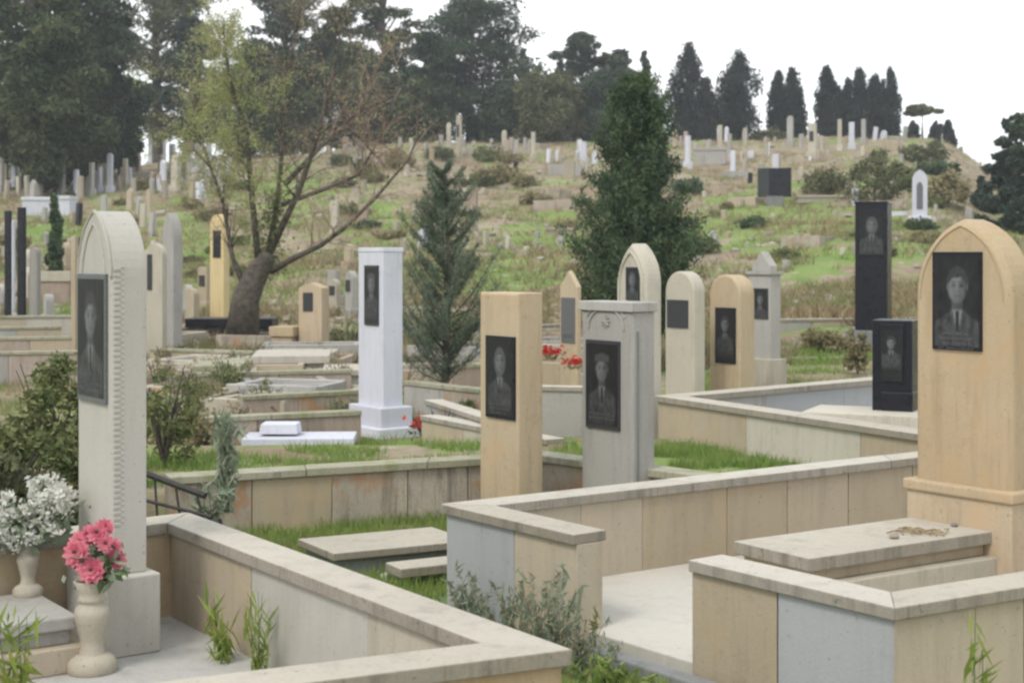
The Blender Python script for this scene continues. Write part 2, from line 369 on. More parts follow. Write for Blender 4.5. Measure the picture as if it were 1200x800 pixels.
# E4: enclosure right of centre
K4 = Vector((1.42, 14.9)); e4p = [Vector((4.5, 9.6)), Vector((4.15, 17.6)) + Vector((2, 1.6)), K4, Vector((3.35, 11.3))]
e4 = root('grave_enclosure', (3.5, 14, 0), 0, 'long low pale stone parapet behind the near right enclosure, with a small black headstone inside', 'grave enclosure')
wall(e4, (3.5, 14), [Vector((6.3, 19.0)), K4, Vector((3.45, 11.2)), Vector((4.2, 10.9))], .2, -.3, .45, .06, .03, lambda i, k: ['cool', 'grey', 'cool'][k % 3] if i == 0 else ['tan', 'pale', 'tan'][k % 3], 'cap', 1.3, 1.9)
floor_(e4, (3.5, 14), [(1.75, 14.9), (3.5, 11.6), (6.0, 13), (5.9, 18.3)], -.2, .02, 'floorg')

# ---------------------------------------------------------------- headstones
def prof(kind, w, h, rise=None, spring=None):
    x = w / 2; n = 10
    if kind == 'flat': return [(-x, 0), (-x, h), (x, h), (x, 0)]
    rise = rise or w * .55; s = h - rise
    L = []
    if kind == 'round':
        L = [(-x * math.cos(t * math.pi / 2 / n), s + rise * math.sin(t * math.pi / 2 / n)) for t in range(n)]
    elif kind == 'pointed':
        c = max(0.0, (rise * rise - w * w / 4) / w); r = x + c; te = math.acos(c / r)
        k = rise / max(1e-6, math.sqrt(r * r - c * c))
        L = [(c - r * math.cos(te * t / n), s + k * r * math.sin(te * t / n)) for t in range(n)]
    elif kind == 'gable': L = [(-x, s)]
    return [(-x, 0)] + L + [(0, h)] + [(-a, b_) for a, b_ in L[::-1]] + [(x, 0)]
def ink(u, v, sd, asp=2.0):            # engraved half-length portrait: u -1..1, v 0..1
    r = random.Random(sd); fw = r.uniform(.36, .47); scarf = r.random() < .3; cap_ = r.random() < .25; fh = fw / (1.44 * asp); hx = r.uniform(-.06, .06); hy = 1 - .12 - fh * 1.1 - r.uniform(0, .04)
    X = (u - hx) / fw; Y = (v - hy) / fh; fade = sm(-5.2, -3.6, Y); fade = max(0, fade)
    n1 = noise.noise(Vector((u * 5, v * 5 * asp, sd))); n2 = noise.noise(Vector((u * 14, v * 14 * asp, sd + 4)))
    i = .014 + .008 * n1
    top = -1.25 - .55 * max(0, abs(X) - .35) ** .8
    sh = sm(.12, -.12, Y - top) * sm(2.5, 2.2, abs(X)) * fade; i += (.045 + .03 * n1 + .02 * n2 - i) * sh
    lap = sm(.12, .0, abs(abs(X) - (Y + 3.1) * .42)) * sm(-3, -2.6, Y) * sm(-1.2, -1.5, Y); i += .03 * lap
    nk = sm(.66, .5, abs(X)) * sm(-1.75, -1.5, Y) * sm(-.5, -.8, Y); i += (.055 - .03 * X - i) * nk
    vv = sm(.06, -.06, abs(X) - (Y + 3.0) * .33) * sm(-3.0, -2.8, Y) * sm(-1.3, -1.5, Y); i += (.17 - i) * vv * .9
    ti = sm(.05, -.02, abs(X) - .15 - .05 * abs(Y + 1.6)) * sm(-2.9, -2.7, Y) * sm(-1.4, -1.55, Y); i += (.02 - i) * ti
    jaw = 1.0 if Y > -.1 else 1 - .22 * (Y + .1) ** 2
    d = (abs(X / jaw) ** 2.4 + abs(Y * .95) ** 2.4) ** (1 / 2.4); fa = sm(1.06, .9, d)
    sk = .125 - .045 * X - .05 * d ** 3 + .02 * n2
    for ex in (-.4, .4):
        sk -= .075 * math.exp(-((X - ex) / .2) ** 2 - ((Y - .12) / .1) ** 2) + .05 * math.exp(-((X - ex) / .27) ** 2 - ((Y - .33) / .06) ** 2) + .02 * math.exp(-((X - ex) / .25) ** 2 - ((Y - .02) / .2) ** 2)
        sk -= .02 * math.exp(-((X - ex * .6) / .1) ** 2 - ((Y + .4) / .2) ** 2)
    sk -= .055 * math.exp(-(X / .27) ** 2 - ((Y + .55) / .05) ** 2) + .03 * math.exp(-((X) / .16) ** 2 - ((Y + .27) / .06) ** 2) + .025 * math.exp(-((X - .14) / .06) ** 2 - ((Y + .05) / .2) ** 2)
    sk += .04 * math.exp(-(X / .08) ** 2 - ((Y) / .3) ** 2) + .03 * math.exp(-(X / .4) ** 2 - ((Y - .5) / .15) ** 2)
    i += (max(.015, sk) - i) * fa
    for ex in (-1.02, 1.02): i += (.09 - i) * sm(1, .6, math.hypot((X - ex) / .14, (Y - .02) / .25)) * (1 - fa)
    hr = sm(1.2, 1.08, math.hypot(X / 1.02, (Y - .12) / 1.05)) * sm(-.08, .08, Y - .62 - .12 * n1 + .75 * max(0, abs(X) - .45)); i += (.035 + .02 * n2 - i) * hr
    if scarf:
        q = math.hypot(X / 1.12, (Y + .05) / 1.2); i += (.075 + .03 * n2 - i) * sm(1.12, 1.0, q) * sm(.74, .86, math.hypot(X / .95, (Y + .1) / 1.05))
    if cap_: i += (.06 - i) * sm(1.3, 1.2, abs(X)) * sm(.62, .7, Y) * sm(1.45, 1.3, Y + .2 * abs(X))
    return max(.008, i)
def plaque(parent, w, h, zc, y, mat='dgran', portrait=True, sd=1, text=3, x=0, dark=1.0):
    pq = MB().box((x, y - .006, zc), (w, .02, h)).build('plaque', mat, parent, bevel=.003)
    if portrait:
        nu, nv = 40, int(min(110, 40 * h / w)); vs = []; cs = []
        for j in range(nv + 1):
            for i in range(nu + 1):
                u = -1 + 2 * i / nu; v = j / nv; k = ink(u, v, sd, h / w) * dark
                vs.append((x + u * w * .46, y - .0175, zc - h * .46 + v * h * .92)); cs += [k, k, k * 1.04, 1]
        fs = [(j * (nu + 1) + i, j * (nu + 1) + i + 1, (j + 1) * (nu + 1) + i + 1, (j + 1) * (nu + 1) + i) for j in range(nv) for i in range(nu)]
        me = bpy.data.meshes.new('engraved_portrait'); me.from_pydata(vs, [], fs); me.materials.append(M['ink'])
        at = me.attributes.new('ink', 'FLOAT_COLOR', 'POINT'); at.data.foreach_set('color', cs); finish('engraved_portrait', me, pq)
    if text:
        t = MB(); r = random.Random(sd + 50)
        for k in range(text):
            z = zc - h * (.33 + .05 * k) ; ln = w * r.uniform(.5, .78); cx = x - ln / 2
            while cx < x + ln / 2:
                lw = w * .03; sh = h * .022
                if r.random() > .12:
                    t.box((cx, y - .0195, z), (lw * .25, .002, sh)); t.box((cx + lw * .4, y - .0195, z + r.choice((-1, 0, 1)) * sh * .4), (lw * .55, .002, sh * .22))
                cx += lw * 1.35
        t.build('inscription', 'letter', pq)
    return pq
def solve(pl, pc, pr, Y, yaw=YAW):
    v = Vector((math.cos(yaw), math.sin(yaw))); u = Vector((-v.y, v.x)); C = Vector(((pc - 600) * Y / F, Y))
    s = (pl - 600) / F; w = (C.x - s * Y) / (v.x - s * v.y); s = (pr - 600) / F; t = (s * Y - C.x) / (u.x - s * u.y)
    return w, t, C - v * w / 2 + u * t / 2
def zat(py, Y): return HC - (py - 300) * Y / F
def headstone(pl, pc, pr, ptop, Y, label, mat, kind='flat', z0=-.12, yaw=YAW, rise=None, plinth=None, ch=0, pq=None, group=None, cap=None, bev=.008, name='headstone'):
    """pl/pc/pr: left edge, near corner, right edge columns; ptop: row of the top; pq=(left,right,top,bottom rows...)"""
    w, t, c = solve(pl, pc, pr, Y, yaw); top = zat(ptop, Y + .1)
    r = root(name, (c.x, c.y, z0), yaw, label, 'headstone', group); h = top - z0
    hb = h - (cap[0] if cap else 0)
    zs = plinth[0] if plinth else 0
    p = prof(kind, w, hb - zs, rise)
    MB().prism([(a, b_ + zs) for a, b_ in p], -t / 2, t / 2, ch).build('shaft', mat, r, bevel=bev)
    if plinth: MB().box((0, 0, plinth[0] / 2), (w + 2 * plinth[1], t + 2 * plinth[1], plinth[0])).build('plinth', plinth[2] if len(plinth) > 2 else mat, r, bevel=.012)
    if cap: MB().box((0, 0, h - cap[0] / 2), (w + 2 * cap[1], t + 2 * cap[1], cap[0]), taper=cap[2] if len(cap) > 2 else 1).build('cornice', mat, r, bevel=.006)
    if pq:
        wl, wr, zt, zb, pm, port, sd, txt = pq   # fractions of width, rows of the photo
        a, b_ = zat(zt, Y) - z0, zat(zb, Y) - z0
        plaque(r, (wr - wl) * w, a - b_, (a + b_) / 2, -t / 2, pm, port, sd, txt, x=((wl + wr) / 2 - .5) * w)
    return r, w, t, h

# M1 tall left monument
w, t, c = solve(91, 130, 172, 7.1)
r = root('headstone', (c.x, c.y, 0), YAW, 'tallest pale pillar headstone with a roped edge, nearest on the left beside the pink flowers', 'headstone')
h = zat(246, 7.15)
MB().prism([(a, b_ + .38) for a, b_ in prof('pointed', w, h - .38, w * .72)], -t / 2, t / 2, .012).build('shaft', 'monu', r, bevel=.006)
MB().box((0.015, .0, .19), (w + .1, t + .09, .38)).build('plinth', 'monu', r, bevel=.01)
rp = MB(); z = .62
while z < h - w * .62:
    rp.box((w / 2 - .002, -t / 2 + .03, z), (.012, .034, .016), 0); rp.box((w / 2 - .002, -t / 2 + .058, z + .012), (.01, .014, .012), 0); z += .027
rp.build('rope_moulding', 'monu', r, bevel=.003)
MB().tube([(a_ * .97, -t / 2 + .002, b_ + .378) for a_, b_ in prof('pointed', w, h - .38, w * .72)[1:-1]], .009, 6).build('arch_moulding', 'monu', r)
MB().tube([(a_ * .72, -t / 2 - .001, b_ * .985 + .36) for a_, b_ in prof('pointed', w, h - .40, w * .72)[1:-1]], .006, 6).build('arch_moulding', 'monu', r)
mp_ = MB().tube([(x_ * .8, t / 2 * 0 - t / 2 - .001, z_) for x_, z_ in [(-w * .25, h - .5), (0, h - .36), (w * .25, h - .5), (0, h - .62), (-w * .25, h - .5)]], .007, 5).build('carved_ornament', 'monu', r)
plaque(r, w * .84, zat(321, 7.2) - zat(472, 7.2), (zat(321, 7.2) + zat(472, 7.2)) / 2, -t / 2, 'mgran', True, 11, 3, dark=1.0)

# M2 white painted pillar
r, w, t, h = headstone(420, 449, 472, 290, 16.4, 'white painted square pillar headstone on a stepped white plinth, left of centre', 'white', z0=-.1, cap=(.05, .006),
    pq=(.28, .84, 311, 382, 'dgran', True, 22, 2))
MB().box((0, 0, .17), (w + .16, t + .16, .34)).build('plinth', 'white', r, bevel=.012)
MB().box((0.0, 0, .06), (w + .30, t + .28, .12)).build('lower_step', 'white', r, bevel=.012)
# M3 golden
r, w, t, h = headstone(562, 607, 636, 343, 10.75, 'golden square-topped headstone with a narrow black portrait plaque, right of the white pillar', 'gold', pq=(.2, .95, 395, 493, 'black', True, 31, 3), ch=.012)
# M4 grey, carved
r, w, t, h = headstone(681, 741, 767, 354, 10.8, 'weathered grey headstone with carved rosette above its portrait, between the golden and the arched stones', 'grey', pq=(.12, .78, 401, 507, 'dgran', True, 43, 2), cap=(.07, .018), ch=.015)
orn = MB()
zc = zat(378, 10.8) + .12
for k in range(14):
    a0, a1 = math.pi * k / 14, math.pi * (k + 1) / 14
    orn.tube([(-.2 * math.cos(a0), -t / 2 - .004, zc - .06 + .16 * math.sin(a0)), (-.2 * math.cos(a1), -t / 2 - .004, zc - .06 + .16 * math.sin(a1))], .009, 5)
for k in range(8):
    a = k * math.pi / 4; orn.tube([(0, -t / 2 - .002, zc), (.045 * math.cos(a), -t / 2 - .006, zc + .045 * math.sin(a))], .009, 5)
for sx in (-1, 1): orn.tube([(sx * .215, -t / 2 - .004, zc + .09), (sx * .14, -t / 2 - .004, zc + .12), (sx * .215, -t / 2 - .004, zc + .03)], .007, 5)
orn.build('carved_rosette', 'grey', r)
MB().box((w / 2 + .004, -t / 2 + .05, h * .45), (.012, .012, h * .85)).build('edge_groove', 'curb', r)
# M5 pointed with niche
r, w, t, h = headstone(722, 757, 775, 285, 15.2, 'tall pale pointed-arch headstone with a recessed niche, rising behind the grey carved stone', 'pale', 'pointed', rise=.42, ch=.03, pq=(.36, .8, 313, 352, 'dgran', True, 52, 0))
MB().tube([(x_ * .78, -t / 2 - .006, z_) for x_, z_ in [(-.5 * w, .6)] + [(a, b_) for a, b_ in prof('pointed', w, h - .09, .36)[1:-1]] + [(.5 * w, .6)]], .016, 6).build('arch_moulding', 'pale', r)
# M6 round
headstone(779, 813, 826, 318, 20, 'plain round-topped cream headstone with a square dark plaque, behind the middle parapet', 'pale', 'round', rise=.28, ch=.02, pq=(.1, .82, 352, 385, 'dgran', False, 62, 0))
# M7 gold gable
headstone(831, 867, 884, 322, 20.4, 'yellow limestone headstone with tall narrow black plaque, right of the round-topped one', 'gold', 'pointed', rise=.27, ch=.02, pq=(.22, .88, 361, 427, 'black', True, 72, 0))
# M8 ornate pale
r, w, t, h = headstone(877, 903, 915, 318, 22, 'pale grey headstone with a pinnacle and cornice, last of the row behind the parapet', 'grey', 'flat', pq=(.2, .9, 338, 374, 'dgran', True, 82, 0), cap=(.05, .03))
MB().prism([(a * .8, b_ + h) for a, b_ in prof('gable', w * 1.0, .30, .22)], -t / 2 + .03, t / 2 - .03).build('pinnacle', 'grey', r, bevel=.008)
MB().box((0, 0, .25), (w + .12, t + .12, .5)).build('plinth', 'pale', r, bevel=.01)
# M9 gold left of conifer
headstone(656, 676, 681, 317, 20.5, 'slim golden headstone with a chipped pointed top, just left of the dark conifer', 'gold', 'gable', rise=.22, ch=.01, pq=(.12, .9, 349, 402, 'mgran', False, 92, 2))
# M10 tall black stele
r, w, t, h = headstone(1002, 1040, 1045, 236, 28, 'tall polished black granite stele with a figure portrait, left of the large golden headstone', 'black', z0=.1, yaw=math.radians(-18), pq=(.1, .9, 246, 300, 'black', True, 101, 2), cap=(.04, .01))
MB().box((0, 0, .2), (w + .35, t + .35, .4)).build('plinth', 'curb', r, bevel=.01)
# M11 black with white slab
r, w, t, h = headstone(1022, 1069, 1076, 375, 14.2, 'low black portrait headstone on a white marble slab inside the middle parapet', 'black', z0=.02, yaw=math.radians(-25), pq=(.2, .8, 384, 450, 'black', True, 113, 0))
r.children[0].data.transform(Matrix.Translation((0, 0, .58)) @ Matrix.Diagonal((1, 1, (h - .58) / h, 1)))
MB().box((0.05, 0, .49), (w * .78, t + .06, .18)).build('pedestal', 'black', r, bevel=.006)
MB().box((-.2, -.2, .2), (1.15, .75, .40)).build('marble_slab', 'pale', r, bevel=.01)
# M12 large golden right
w, t, c = solve(1071, 1184, 1212, 8.75)
r = root('headstone', (c.x, c.y, 0), YAW, 'largest golden arched headstone, man in suit and tie on its plaque, right edge', 'headstone')
h = zat(256, 8.9)
MB().prism([(a, b_ + .5) for a, b_ in prof('pointed', w, h - .5, w * .66)], -t / 2, t / 2, .035).build('shaft', 'gold', r, bevel=.012)
pr_ = prof('pointed', w - .15, h - .56, w * .50)
MB().box((0, 0, .485), (w + .1, t + .1, .07)).build('plinth_ledge', 'gold', r, bevel=.014)
MB().box((0, 0, .225), (w + .06, t + .06, .45)).build('plinth', 'gold', r, bevel=.008)
MB().tube([(a * .86, -t / 2 - .001, b_ * .975 + .5) for a, b_ in prof('pointed', w, h - .5, w * .66)[1:-1]], .006, 6).build('arch_moulding', 'gold', r)
plaque(r, w * .51, zat(295, 8.75) - zat(414, 8.75), (zat(295, 8.75) + zat(414, 8.75)) / 2, -t / 2, 'black', True, 5, 4, x=-.02, dark=1.05)

# ---------------------------------------------------------------- slabs of the near graves
def tomb(cn, e1v, e2v, z0, layers, label, cat='grave slab', name='grave_slab', parent=None):
    """cn: near corner; e1v,e2v plan edge vectors; layers: (z0,z1,inset,mat,part)"""
    ctr = Vector(cn) + (Vector(e1v) + Vector(e2v)) / 2; r = root(name, (ctr.x, ctr.y, z0), 0, label, cat)
    for za, zb, ins, mt, pn in layers:
        a, b_ = Vector(e1v), Vector(e2v); A = a * (.5 - ins / a.length); B = b_ * (.5 - ins / b_.length)
        mb = MB().slab([tuple(-A - B), tuple(A - B), tuple(A + B), tuple(-A + B)], za, zb)
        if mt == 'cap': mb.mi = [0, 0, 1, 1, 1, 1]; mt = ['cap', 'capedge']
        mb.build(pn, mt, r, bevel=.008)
    return r
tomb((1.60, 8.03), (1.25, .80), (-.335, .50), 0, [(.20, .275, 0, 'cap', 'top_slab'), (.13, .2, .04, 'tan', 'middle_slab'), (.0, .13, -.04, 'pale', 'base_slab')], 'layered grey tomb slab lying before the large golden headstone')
tomb((-1.99, 6.86), (-1.35, -.93), (-.36, .5), 0, [(.19, .25, 0, 'floorg', 'top_slab'), (.12, .19, .03, 'grey', 'middle_slab'), (.0, .12, -.035, 'tan', 'base_slab')], 'stepped grey tomb slab at the left edge, under the white bouquet')
tomb((-1.1, 9.2), (.85, .43), (-.29, .48), -.1, [(.12, .17, 0, 'cap', 'top_slab'), (.0, .12, .04, 'curb', 'base_slab')], 'worn pale slab on dark blocks lying in the bright grass')
tomb((-.67, 8.98), (.55, .30), (-.11, .2), -.1, [(.06, .12, 0, 'cap', 'top_slab'), (.0, .06, .07, 'curb', 'base_slab')], 'short pale slab half hidden behind the bluish end of the right parapet')
# twigs on the big slab
tw = MB()
for k in range(26):
    a = random.uniform(0, 6.28); x, y = random.gauss(0, .07), random.gauss(0, .04)
    tw.tube([(x, y, .008), (x + .05 * math.cos(a), y + .05 * math.sin(a), .018), (x + .09 * math.cos(a + .4), y + .09 * math.sin(a + .4), .008)], .004, 4)
o = tw.build('dried_wreath', 'drystem', loc=(2.38, 8.75, .276)); tag(o, 'small heap of dried twigs left on the tomb slab at right', 'dried flowers')

for i, (x_, y_, a_, mt_, lb_) in enumerate([(2.66, 8.98, .022, 'curb', 'small dark pebble on the tomb slab beside the dried twigs'), (2.20, 8.60, .03, 'mossy', 'flat dark stone on the tomb slab, left of the dried twigs'), (2.52, 8.86, .018, 'pale', 'small pale pebble on the tomb slab between the twigs and the dark one')]):
    tag(MB().lathe([(a_ * .5, 0), (a_, a_ * .3), (a_ * .9, a_ * .7), (a_ * .3, a_)], n=9).build('pebble', mt_, loc=(x_, y_, .275), smooth=True), lb_, 'pebble')
# ---------------------------------------------------------------- vases and flowers
def vase(loc, s, label):
    o = MB().lathe([(.098, 0), (.1, .004), (.1, .04), (.09, .052), (.085, .06), (.062, .072), (.05, .075), (.052, .09), (.045, .1), (.05, .14), (.064, .2), (.072, .235), (.066, .262), (.05, .275), (.052, .288), (.06, .295), (.052, .303), (.055, .33), (.075, .37), (.07, .374), (.045, .33)], n=22)
    o.v = [(a * s, b_ * s, c_ * s) for a, b_, c_ in o.v]
    o = o.build('flower_vase', 'pale', loc=loc, smooth=True); return tag(o, label, 'vase')
v1 = P(108, 786, 0.0); vase(v1, 1.12, 'turned cream stone vase holding the pink flowers on the enclosure floor')
v2 = Vector((-2.36, 7.28, .25)); vase(v2, .72, 'smaller stone vase holding the white flowers on the left tomb slab')
def bloom(r, c, d, R, mat, rings=3):
    d = Vector(d).normalized(); a = d.orthogonal().normalized(); b_ = d.cross(a); C = []; U = []; V = []
    for q in range(rings):
        n = 11 - q * 3; rr = R * (1 - q * .28)
        for k in range(n):
            t = 2 * math.pi * (k + q * .5) / n + random.uniform(-.1, .1); e = a * math.cos(t) + b_ * math.sin(t); s_ = d.cross(e)
            lift = .15 + q * .45
            C.append(Vector(c) + e * rr * .55 + d * rr * lift * .5); U.append((e + d * lift).normalized() * rr * .52); V.append((s_ + d * .1) * rr * .42)
    return quads('bloom', np.array(C), np.array(U), np.array(V), mat, r)
r = root('flower_bouquet', v1 + Vector((0, 0, .42)), 0, 'bunch of pink and red artificial flowers in the near left vase', 'bouquet')
fl_ = [(-.055, -.05, .13, 'pinkpet', .066), (.02, -.075, .055, 'pinkpet', .062), (.03, -.02, .215, 'pinkpet', .05), (.095, -.02, .15, 'pinkpet', .048), (-.015, .01, .20, 'pinkpet', .05), (.115, 0, .09, 'pinkpet', .045), (-.065, .02, .17, 'palepink', .05), (-.02, -.06, .09, 'palepink', .05), (.05, .03, .23, 'pinkpet', .045), (.075, -.05, .17, 'pinkpet', .04)]
st = MB()
for x, y, z, mt, R in fl_:
    bloom(r, (x, y, z), (x * 3, -1 + y, .35), R, mt, 3)
    MB().box((x + x * .1, y - .028, z + .012), (.016, .012, .016)).build('flower_centre', 'centre', r, bevel=.004)
    st.tube([(0, 0, -.08), (x * .5, y * .5 + .01, z * .5), (x, y + .012, z)], .004, 4)
st.build('stems', 'stem', r)
C = np.array([(random.gauss(.02, .06), random.gauss(.0, .035), random.uniform(-.02, .17)) for _ in range(120)]); cards('leaves', C, .036, .42, 'glauc', r)
C = np.array([(random.gauss(.04, .05), random.gauss(-.03, .03), random.uniform(-.02, .12)) for _ in range(40)]); cards('leaves', C, .034, .42, 'stem', r)
r = root('flower_bouquet', v2 + Vector((.02, 0, .25)), 0, 'large spray of white artificial flowers on the left tomb slab', 'bouquet')
C = []
for k in range(90):
    a = random.uniform(0, 6.28); q = random.uniform(0, 1) ** .5; x = q * .23 * math.cos(a) - .02; z = .16 + q * .14 * math.sin(a) + x * .35
    C.append((x, random.uniform(-.09, .09), z))
pts = []
for c_ in C:
    for k in range(26): pts.append((c_[0] + random.gauss(0, .017), c_[1] + random.gauss(0, .017), c_[2] + random.gauss(0, .017)))
cards('blossoms', np.array(pts), .014, .6, 'whitepet', r)
cards('leaves', np.array([(random.gauss(0, .11), random.gauss(0, .05), random.uniform(-.03, .2)) for _ in range(260)]), .03, .35, 'glauc', r, up=.6)
st = MB()
for c_ in C[:40]: st.tube([(0, 0, -.05), (c_[0] * .4, c_[1] * .4, .08), c_], .003, 4)
st.build('stems', 'stem', r)
def redposy(loc, s, label, mat='redpet'):
    r = root('flower_bouquet', loc, 0, label, 'bouquet')
    cards('blossoms', np.array([(random.gauss(0, s), random.gauss(0, s * .5), s + abs(random.gauss(0, s * .5))) for _ in range(240)]), s * .28, .7, mat, r)
    cards('leaves', np.array([(random.gauss(0, s), random.gauss(0, s * .5), random.uniform(0, s)) for _ in range(80)]), s * .3, .4, 'bush', r)
redposy(P(507, 514, .0), .11, 'red flowers lying on the ground right of the white pillar')
redposy(Vector((.5, 20, .5)), .09, 'red flowers in a pot between the golden and grey headstones, left one of two')
redposy(Vector((.83, 19.6, .42)), .07, 'red flowers just left of the grey carved headstone, right one of two')

# ---------------------------------------------------------------- weeds and bushes (near)
def weed(px, py, Y, h, label, leaf='glauc', stem='stem', n=5, lw=.006, ll=.07, dens=26, spread=.12, z=None, name='weed', asp=.16, up=.5):
    x = (px - 600) * Y / F; z = zat(py, Y) if z is None else z
    r = root(name, (x, Y, z), random.uniform(0, 6), label, 'weed'); st = MB(); C = []
    for k in range(n):
        a = random.uniform(0, 6.28); d = random.uniform(.2, 1) * spread; hh = h * random.uniform(.55, 1); p0 = (random.gauss(0, .02), random.gauss(0, .02), 0)
        pts = [p0, (p0[0] + d * .35 * math.cos(a), p0[1] + d * .35 * math.sin(a), hh * .4), (p0[0] + d * math.cos(a), p0[1] + d * math.sin(a), hh)]
        st.tube(pts, [lw * .6, lw * .45, lw * .2], 4)
        for q in range(dens):
            t = random.uniform(.08, 1.0); b_ = Vector(pts[0]).lerp(Vector(pts[1]), t * 2) if t < .5 else Vector(pts[1]).lerp(Vector(pts[2]), t * 2 - 1)
            C.append(b_ + Vector((random.gauss(0, ll * .3), random.gauss(0, ll * .3), random.gauss(0, ll * .2))))
    st.build('stems', stem, r); cards('leaves', np.array([tuple(c_) for c_ in C]), ll, asp, leaf, r, up=up); return r
weed(268, 600, 9.6, .72, 'tall blue-green weed with fleshy upright leaves, behind the near left parapet', n=9, ll=.06, dens=42, spread=.1, asp=.2, up=1.2)
weed(248, 612, 9.4, .3, 'low green weed at the foot of the tall blue-green one', n=6, ll=.05)
weed(302, 790, 6.75, .46, 'taller yellow-green weed growing inside the near left enclosure', 'yel', n=7, ll=.05, dens=20, spread=.14, z=0, asp=.09, up=1.6)
weed(258, 770, 7.0, .33, 'fainter yellow-green weed left of the taller one in the near left enclosure', 'yel', n=5, ll=.07, dens=14, spread=.12, z=0, asp=.1, up=1.2)
weed(345, 775, 6.9, .26, 'small grey-green weed against the inner face of the near left parapet', 'bush', n=5, ll=.04, dens=14, spread=.1, z=0)
weed(22, 800, 6.1, .48, 'green leafy weed at the bottom left corner', 'yel', n=4, ll=.075, dens=24, spread=.07, z=-.01, asp=.14)
weed(1147, 800, 5.35, .78, 'single yellow-green weed before the right parapet', 'yel', n=3, ll=.06, dens=26, spread=.035, z=-.1, asp=.13, up=1.2)
weed(655, 757, 7.2, .55, 'tall grey weed climbing the bluish corner of the right parapet', 'glauc', 'drystem', n=8, ll=.035, dens=34, spread=.16, z=-.1, asp=.25)
weed(692, 745, 7.3, .35, 'brown twiggy weed at the entrance gap of the right parapet', 'bush', 'drystem', n=4, ll=.03, dens=16, spread=.1, z=-.1, asp=.25)
for i, (px, Y, hh) in enumerate([(535, 8.1, .26), (560, 7.95, .34), (588, 7.75, .42), (615, 7.55, .40), (642, 7.3, .50), (672, 7.1, .45), (700, 6.95, .26)]):
    weed(px, 0, Y, hh, 'feathery grey-green weed along the foot of the bluish wall, %s from left' % ['first', 'second', 'third', 'fourth', 'fifth', 'sixth', 'seventh'][i], 'glauc', 'drystem', n=8, ll=.03, dens=34, spread=.2, z=-.1, asp=.17, up=.9)
for px, Y, hh, lb in [(712, 6.7, .2, 'bright green weed at the entrance gap, left one'), (742, 6.5, .2, 'bright green weed at the entrance gap, middle one'), (775, 6.25, .16, 'bright green weed at the entrance gap, right one')]:
    weed(px, 0, Y, hh, lb, 'lush', 'stem', n=14, ll=.04, dens=24, spread=.16, z=-.1, asp=.25)
def bush(px, py, Y, R, h, n, mat, size, label, z=None, name='bush', cat='bush', asp=.55):
    x = (px - 600) * Y / F; z = terr(x, Y) if z is None else z
    r = root(name, (x, Y, z), 0, label, cat); C = []; st = MB()
    for k in range(12):
        a = random.uniform(0, 6.28); st.tube([(0, 0, 0), (R * .4 * math.cos(a), R * .4 * math.sin(a), h * .5), (R * .8 * math.cos(a), R * .8 * math.sin(a), h * random.uniform(.6, .95))], [.012, .008, .003], 4)
    nc = 26
    for k in range(nc):
        a = random.uniform(0, 6.28); q = random.random() ** .5; c_ = (R * q * math.cos(a), R * q * math.sin(a), h * random.uniform(.12, 1 - .45 * q * q)); s = R * random.uniform(.16, .34)
        C += [(c_[0] + g[0] * s, c_[1] + g[1] * s, max(.01, c_[2] + g[2] * s * .8)) for g in rng.normal(0, .6, (n // nc, 3))]
    st.build('branches', 'bark', r); cards('leaves', np.array(C), size, asp, mat, r); return r
bush(20, 0, 10.2, .55, 1.12, 7000, 'bush', .026, 'dense olive-green bush at the left edge behind the white flowers')
bush(72, 0, 10.8, .42, 1.02, 5200, 'bush', .026, 'yellow-green bush directly behind the tall left headstone, on its left')
bush(-25, 0, 9.4, .45, .95, 4500, 'olive', .026, 'brown-green bush cut by the left edge of the picture')
bush(192, 0, 12.2, .28, .9, 1100, 'bush', .026, 'leafy bush rising to the right of the tall left headstone')
bush(222, 0, 14.5, .45, .5, 1100, 'dry', .03, 'straw-coloured shrub behind the leafy bush')
bush(186, 0, 9.2, .2, .3, 900, 'bush', .028, 'small green bush under the fallen black railing')

# fallen railing
r = root('metal_railing', (-2.02, 9.35, .22), 0, 'fallen black metal railing behind the near left parapet', 'railing')
for a, b_, q in (((-.55, .1, .40), (.15, -.25, .22), .022), ((-.5, -.1, .02), (.25, -.3, .06), .035), ((-.5, -.05, .22), (.2, -.3, .1), .012)):
    MB().tube([a, b_], q, 6).build('rail', 'metal', r)
for k in range(5):
    f = k / 4; MB().tube([(-.5 + .6 * f, .1 - .34 * f, .38 - .16 * f), (-.46 + .62 * f, -.1 - .2 * f, .04)], .008, 5).build('bar', 'metal', r)

# ---------------------------------------------------------------- middle distance: low walls and tombs
def lowwall(pts, z0, z1, label, mats, capmat='oldcap', t=.16, capt=.05, pl=.9):
    c = sum((Vector(p) for p in pts), Vector((0, 0))) / len(pts)
    r = root('low_wall', (c.x, c.y, 0), 0, label, 'wall'); wall(r, c, [Vector(p) for p in pts], t, z0, z1 - capt, capt, .02, mats, capmat, pl, 1.2); return r
def pz(px, py, z): q = P(px, py, z); return (q.x, q.y)
lowwall([pz(200, 491, .3), pz(424, 481, .3)], -.2, .3, 'mossy low wall just behind the white marble tomb, lowest of the terraces left of the white pillar', ['mossy', 'pink', 'mossy'])
lowwall([pz(285, 464, .3), pz(424, 457, .3)], -.2, .3, 'pinkish low wall in the second terrace up, left of the white pillar', ['pink', 'mossy', 'pink'])
lowwall([pz(232, 437, .3), pz(412, 433, .3)], -.2, .3, 'brown stained low wall in the third terrace up, left of the white pillar', ['mossy', 'pink', 'tan'])
lowwall([pz(175, 408, .3), pz(300, 412, .3)], -.2, .3, 'far low stone wall under the tree trunk', ['tan', 'grey'])
